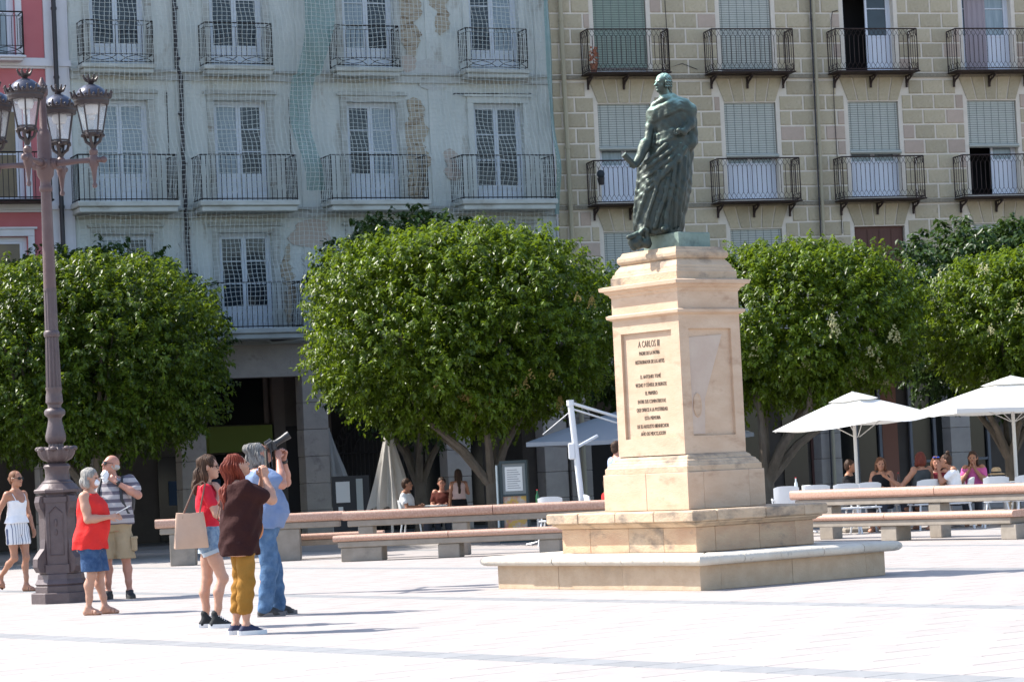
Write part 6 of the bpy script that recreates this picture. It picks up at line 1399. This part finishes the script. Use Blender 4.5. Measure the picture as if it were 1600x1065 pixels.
obj('bag_body',sdf_mesh('bag_body',[('e',(.175,.10,1.0),(.055,.11,.085),None),('e',(.17,.10,.95),(.05,.10,.07),None)],h=.009,k=.03),m_or,ob)
q=MB(); q.tube([(.17,.04,1.04),(.175,-.02,1.18),(.12,-.10,1.34),(.0,-.12,1.44),(-.12,-.08,1.40),(-.19,.02,1.25),(-.20,.15,1.1),(-.08,.235,1.0),(.12,.20,1.02)],.006,5); q.build('strap',mat('brown_strap',(0.20,0.11,0.07),.6),ob)
# ---- 6 man in blue with camera
rm6=[(.80,0,0,.125,.18),(.90,.03,0,.15,.195),(1.0,.06,0,.175,.20),(1.1,.055,0,.175,.195),(1.2,.03,0,.155,.19),(1.3,.0,0,.14,.195),(1.37,-.02,0,.11,.19),(1.42,-.03,0,.08,.15),(1.455,-.03,0,.06,.08)]
P6=Person('grey-haired man in a light blue T-shirt and jeans aiming a long-lens camera',(-2.66,27.85,0),R(14),1.79,m_skinr,rows=rm6,head=(.0,0,1.585),look=(R(0),R(30),0),neck=(-.03,0,1.40),
   shR=(-.01,-.19,1.375),elR=(.16,-.27,1.28),wrR=(.165,-.085,1.545),hdR=(.1,.5,.75),hnR=(.1,.9,.2),curlR=.8,shL=(-.01,.19,1.375),elL=(.27,.14,1.30),wrL=(.235,.03,1.535),hdL=(.05,-.4,.85),hnL=(-.3,-.6,.2),curlL=.7,
   knR=(.03,-.10,.475),anR=(-.03,-.11,.085),knL=(.10,.10,.475),anL=(.13,.10,.085),fat=1.18,leg=1.08,fyR=-.2,fyL=.2)
P6.build_body(); P6.hair(hairmat('wavy_grey_hair',(0.08,0.075,0.07),(0.28,0.27,0.25)),'bob',extra=[('e',P6.H(-.06,0,.10),(.075,.07,.045),None),('c',P6.H(-.10,0,.0),P6.H(-.12,0,-.11),.06,.045)],amp=.010)
P6.garment('tshirt',[P6.trows(.86,1.42,.022,.05),*P6.sleeve(-1,.62,.076,.072),*P6.sleeve(1,.62,.076,.072)],cloth('light_blue_jersey',(0.155,0.215,0.35),(0.20,0.26,0.41),scale=3),folds=.007,subs=[('e',(.03,0,1.475),(.08,.07,.05),None)])
P6.garment('jeans',[P6.trows(.78,.97,.012),*P6.leg_prims(-1,1,.098,.080,.070,1.0),*P6.leg_prims(1,1,.098,.080,.070,1.0)],cloth('faded_blue_denim',(0.045,0.095,0.185),(0.11,0.19,0.31),scale=9),folds=.006,fs=1.7,k=.02)
P6.shoes(mat('dark_trainer',(0.035,0.033,0.032),.75),mat('grey_rubber',(0.14,0.13,0.13),.7),r=.012)
c=Vector(lerp(P6.el[1],P6.wr[1],.88)); dd=(Vector(P6.wr[1])-Vector(P6.el[1])).normalized(); mb=MB(); mb.tube([tuple(c-dd*.014),tuple(c+dd*.014)],[.036,.036],12); mb.build('wristwatch',MATS['black_watch'],P6.t)
cm=held(P6,'camera','black camera with a long telephoto lens raised by the grey-haired man','camera')
m_cam=mat('black_camera',(0.015,0.015,0.017),.45,(0.025,0.025,0.028),30)
cf=P6.f; cs=P6.s; cu_=P6.u; c0=Vector(P6.hc)+cf*.130+cu_*.02
def CQ(a,b,c_): return tuple(c0+cf*a+cs*b+cu_*c_)
q=MB(); vs=[CQ(a,b,c_) for a in (-.035,.035) for b,c_ in ((-.075,-.055),(.075,-.055),(.075,.035),(.03,.04),(.02,.06),(-.02,.06),(-.03,.04),(-.075,.035))]
q.add(vs,[tuple(range(7,-1,-1)),tuple(range(8,16))]+[(i,(i+1)%8,(i+1)%8+8,i+8) for i in range(8)]); q.tube([CQ(.0,-.07,-.05),CQ(.035,-.075,.02)],.02,8); q.build('camera_body',m_cam,cm)
q=MB(); q.tube([CQ(.03,0,-.01),CQ(.06,0,-.01),CQ(.065,0,-.01),CQ(.14,0,-.01),CQ(.145,0,-.01),CQ(.165,0,-.01),CQ(.17,0,-.01),CQ(.215,0,-.01)],[.035,.035,.031,.031,.034,.034,.037,.039],16); q.build('lens',m_cam,cm,smooth=True)
q=MB(); q.tube([CQ(0,.08,.02),(.10,.10,1.45),(.0,.085,1.46),(-.10,.0,1.46),(.0,-.085,1.46),(.10,-.1,1.45),CQ(0,-.08,.02)],.007,5); q.build('neck_strap',m_cam,cm)
# ---- cafe people (seated unless noted)
def seated(label,x,y,rz,skin,topm,hairm,hstyle,h=1.68,sleeves=.5,look=(0,0,0),group=None,seat=.44,pants=None,rows=None,fem=True,**J):
    dz=-.40; rw_=[(z+dz,a,b,c,d) for z,a,b,c,d in (rows or (ROWS_F if fem else ROWS_M))]
    d=dict(shR=(-.012,-.165,.975),shL=(-.012,.165,.975),elR=(.06,-.22,.72),elL=(.06,.22,.72),wrR=(.26,-.12,.74),wrL=(.26,.12,.74),knR=(.42,-.11,.50),knL=(.42,.11,.50),anR=(.40,-.11,.085),anL=(.40,.11,.085),head=(.03,0,1.185),look=look,hipz=.50,neck=(-.012,0,1.0)); d.update(J)
    P=Person(label,(x,y,0),rz,h,skin,rows=rw_,res=.013,group=group,**d); P.build_body(hands=True)
    if sleeves is not None:
        pr=[P.trows(.42,1.01,.018)]; 
        for k in (-1,1):
            if sleeves>0: pr+=P.sleeve(k,sleeves,.062,.060)
        P.garment('top',pr,topm,folds=.005)
    P.garment('trousers',[P.trows(.40,.52,.012),*P.leg_prims(-1,1,.10,.075,.06,.85),*P.leg_prims(1,1,.10,.075,.06,.85)],pants or mat('dark_trousers',(0.03,0.035,0.05),.85),folds=.004)
    if hstyle: P.hair(hairm,hstyle,amp=.006)
    return P
m_bk=cloth('black_top',(0.015,0.015,0.017)); m_gy=cloth('charcoal_tank_top',(0.055,0.06,0.062)); m_wt=white_t; m_pk=cloth('pink_top',(0.55,0.12,0.32)); m_mr=cloth('maroon_top',(0.14,0.02,0.03))
h_dk=hairmat('dark_brown_hair',(0.03,0.018,0.012),(0.07,0.035,0.022)); h_ch=hairmat('chestnut_hair',(0.10,0.04,0.022),(0.16,0.07,0.035)); h_rd=hairmat('auburn_hair',(0.10,0.02,0.014),(0.15,0.035,0.02))
CY=47.3
seated('dark-haired man seated in shade left of the parasol pole',PX(1316,48.6),48.6,R(-15),m_skint,m_bk,h_dk,'short',fem=False,h=1.66)
PB=seated('woman in a black strappy top seated right of the parasol pole',PX(1366,CY),CY,R(-112),m_skint,m_bk,h_ch,'bob',look=(R(20),0,0),sleeves=0)
seated('woman in a charcoal tank top with her bare arm stretched out, back to the viewer',PX(1428,46.9),46.9,R(112),m_skint,m_gy,h_rd,'bob',sleeves=0,h=1.76,elL=(.10,.34,.74),wrL=(.16,.56,.90),curlL=.3)
PD=seated('smiling woman with blue sunglasses pushed up on her head',PX(1452,48.3),48.3,R(-95),m_skinr,m_mr,h_ch,'bob',h=1.64)
q=MB(); 
for b in (-1,1): q.ball(PD.H(.055,b*.035,.105),(.025,.032,.016),8)
q.build('sunglasses',mat('blue_lens',(0.03,0.08,0.45),.2),PD.t,smooth=True)
seated('woman in a white T-shirt with a topknot leaning on her hand',PX(1482,46.8),46.8,R(172),m_skint,m_wt,h_dk,'topbun',h=1.72,rows=[(z,a+.10*max(0,(z-.8))**1.2,b,c,d) for z,a,b,c,d in ROWS_F],head=(.17,0,1.16),neck=(.07,0,1.0),shR=(.05,-.165,.97),shL=(.05,.165,.97),elL=(.26,.14,.80),wrL=(.29,.05,1.02),hdL=(-.2,-.1,.95),elR=(.22,-.17,.78),wrR=(.40,-.10,.80))
seated('woman with long dark curls in a pink top, hands at her mouth',PX(1510,48.2),48.2,R(-108),m_skint,m_pk,h_dk,'long',h=1.72,elR=(.16,-.2,.78),wrR=(.17,-.04,1.0),hdR=(-.1,.2,.95),elL=(.16,.2,.78),wrL=(.17,.04,1.0),hdL=(-.1,-.2,.95))
seated('man in a white shirt seated in the arcade shade beside the furled parasol',PX(624,54),54,R(-12),m_skint,m_wt,h_dk,'short',fem=False,h=1.7)
seated('dim figure in a dark top seated between the white-shirted man and the girl',PX(680,54.6),54.6,R(-90),m_skinr,cloth('dull_red_top',(0.09,0.025,0.02)),h_dk,'short',h=1.68)
seated('man in a red shirt seated left of the pedestal, half hidden by it',PX(938,48.1),48.1,R(0),m_skint,cloth('red_shirt',(0.50,0.03,0.03)),h_dk,'short',fem=False,h=1.5)
# standing background people
PI_=Person('girl in a sleeveless pink-white top standing in the arcade, back to the viewer',(PX(706,54.2),54.2,0),R(100),1.44,m_skint,rows=None,res=.012,elR=(.05,-.24,1.12),wrR=(.20,-.10,1.25),fat=.85,leg=.9)
PI_.build_body(); PI_.garment('top',[PI_.trows(1.0,1.39,.014)],cloth('pinkish_white_top',(0.55,0.40,0.38)),subs=[('e',(.0,-.22,1.33),(.05,.05,.08),None),('e',(.0,.22,1.33),(.05,.05,.08),None)]); PI_.garment('shorts',[PI_.trows(.80,1.0,.012),*PI_.leg_prims(-1,.4,.10,.095),*PI_.leg_prims(1,.4,.10,.095)],m_bk)
PI_.hair(h_dk,'long',extra=[('c',PI_.H(-.09,0,-.1),(-.11,0,1.15),.05,.03)])
PJ=Person('man in a white and blue check shirt standing behind the left side of the pedestal',(PX(955,48.6),48.6,0),R(25),1.80,m_skinr,rows=ROWS_M,res=.012)
PJ.build_body(); PJ.garment('shirt',[PJ.trows(.84,1.42,.02,.02),*PJ.sleeve(-1,.7,.072,.07),*PJ.sleeve(1,.7,.072,.07)],mat('check_shirt',(0.55,0.60,0.70),.85,(0.12,0.2,0.42),11)); PJ.garment('trousers',[PJ.trows(.8,.9,.006),*PJ.leg_prims(-1,1,.105,.075,.065,1),*PJ.leg_prims(1,1,.105,.075,.065,1)],mat('dark_trousers',(0.03,0.035,0.05),.85)); PJ.hair(h_dk,'short',amp=.003); PJ.shoes(MATS['dark_trainer'])
# ---- tables and chairs around them
chs=[(1216,46.6,R(175),'white cafe chair nearest the pedestal on its right'),(1262,46.5,R(182),'white cafe chair, second right of the pedestal, empty'),(1308,46.6,R(178),'white cafe chair in front of the shaded dark-haired man'),
 (1368,47.5,R(-22),'white cafe chair under the woman in black'),(1430,46.9,R(200),'white cafe chair under the woman in the charcoal tank top'),(1484,46.75,R(262),'white cafe chair under the woman with the topknot'),(1542,46.5,R(176),'white cafe chair with a straw hat on it'),
 (1588,46.4,R(185),'white cafe chair cut by the right edge'),(1330,48.7,R(60),'white cafe chair behind the parasol pole'),(1512,48.3,R(-18),'white cafe chair under the woman in pink'),(1455,48.5,R(-5),'white cafe chair under the woman with blue sunglasses'),
 (850,47.9,R(170),'white cafe chair beside the cantilever post'),(632,53.9,R(80),'white cafe chair under the white-shirted man'),(684,54.7,R(0),'white cafe chair under the dim seated figure'),(925,48.3,R(90),'white cafe chair under the man in red'),(1340,46.7,R(190),'white cafe chair facing away in front of the parasol pole')]
for px,Y,rz,lb in chs: chair(PX(px,Y),Y,rz,lb)
for px,Y,lb in ((1240,48.2,'cafe table among the empty chairs right of the pedestal'),(1396,48.0,'cafe table between the woman in black and the outstretched arm'),(1468,47.7,'cafe table between the topknot and the blue sunglasses'),(1556,48.3,'cafe table behind the straw hat'),(828,48.7,'cafe table nearest the menu stand'),(880,48.4,'cafe table beside the cantilever post'),(655,54.3,'cafe table between the shaded figures')): table(PX(px,Y),Y,lb,R(12))
# hat, cups
ht=thing('straw_hat','straw hat with a dark band on the chair back at the right','hat',(PX(1545,46.95),46.95,.90)); q=MB(); q.lathe([(.15,.0),(.155,.01),(.09,.03),(.085,.09),(.06,.125),(.02,.13)],18,None); q.build('crown',mat('straw',(0.42,0.28,0.14),.8,(0.5,0.35,0.2),20),ht,smooth=True); q=MB(); q.lathe([(.092,.03),(.092,.055),(.088,.055)],18,None,cap=False); q.build('band',m_dark,ht)
def cup(px,Y,z,lb,c):
    t=thing('drinking_glass',lb,'glass',(PX(px,Y),Y,z)); q=MB(); q.lathe([(.028,0),(.036,.11),(.033,.108),(.026,.01)],12,None); q.build('glass_body',c,t,smooth=True)
m_red2=mat('red_plastic',(0.5,0.02,0.03),.4); cup(1296,48.2,.755,'pale tumbler on the cafe table by the shaded man',MATS['paper_white']) if False else None
nk=thing('napkin_holder','white and red napkin box on the table by the shaded man','napkin box',(PX(1248,48.1),48.1,.752)); q=MB(); q.bbox(-.08,.08,-.05,.05,0,.11,.01); q.build('box',MATS['paper_white'],nk); q=MB(); q.box(-.02,.03,-.053,-.0505,.02,.09); q.build('red_mark',m_red2,nk)

def bottle(px,Y,lb,c,h=.24):
    t=thing('bottle',lb,'bottle',(PX(px,Y),Y,.752)); q=MB(); q.lathe([(.03,0),(.032,.01),(.032,h*.6),(.013,h*.8),(.013,h)],12,None); q.build('bottle_body',c,t,smooth=True); q=MB(); q.lathe([(.015,h+.001),(.015,h+.018)],10,None); q.build('cap',m_red2,t)
bottle(1392,47.95,'dark glass bottle on the table beside the woman in black',mat('brown_glass',(0.05,0.02,0.01),.15))
bottle(1232,48.1,'red-capped clear bottle on the table among the empty chairs',mat('clear_bottle',(0.55,0.6,0.62),.15))
bottle(828,48.6,'green bottle on the table nearest the menu stand',mat('green_glass',(0.02,0.09,0.03),.15))
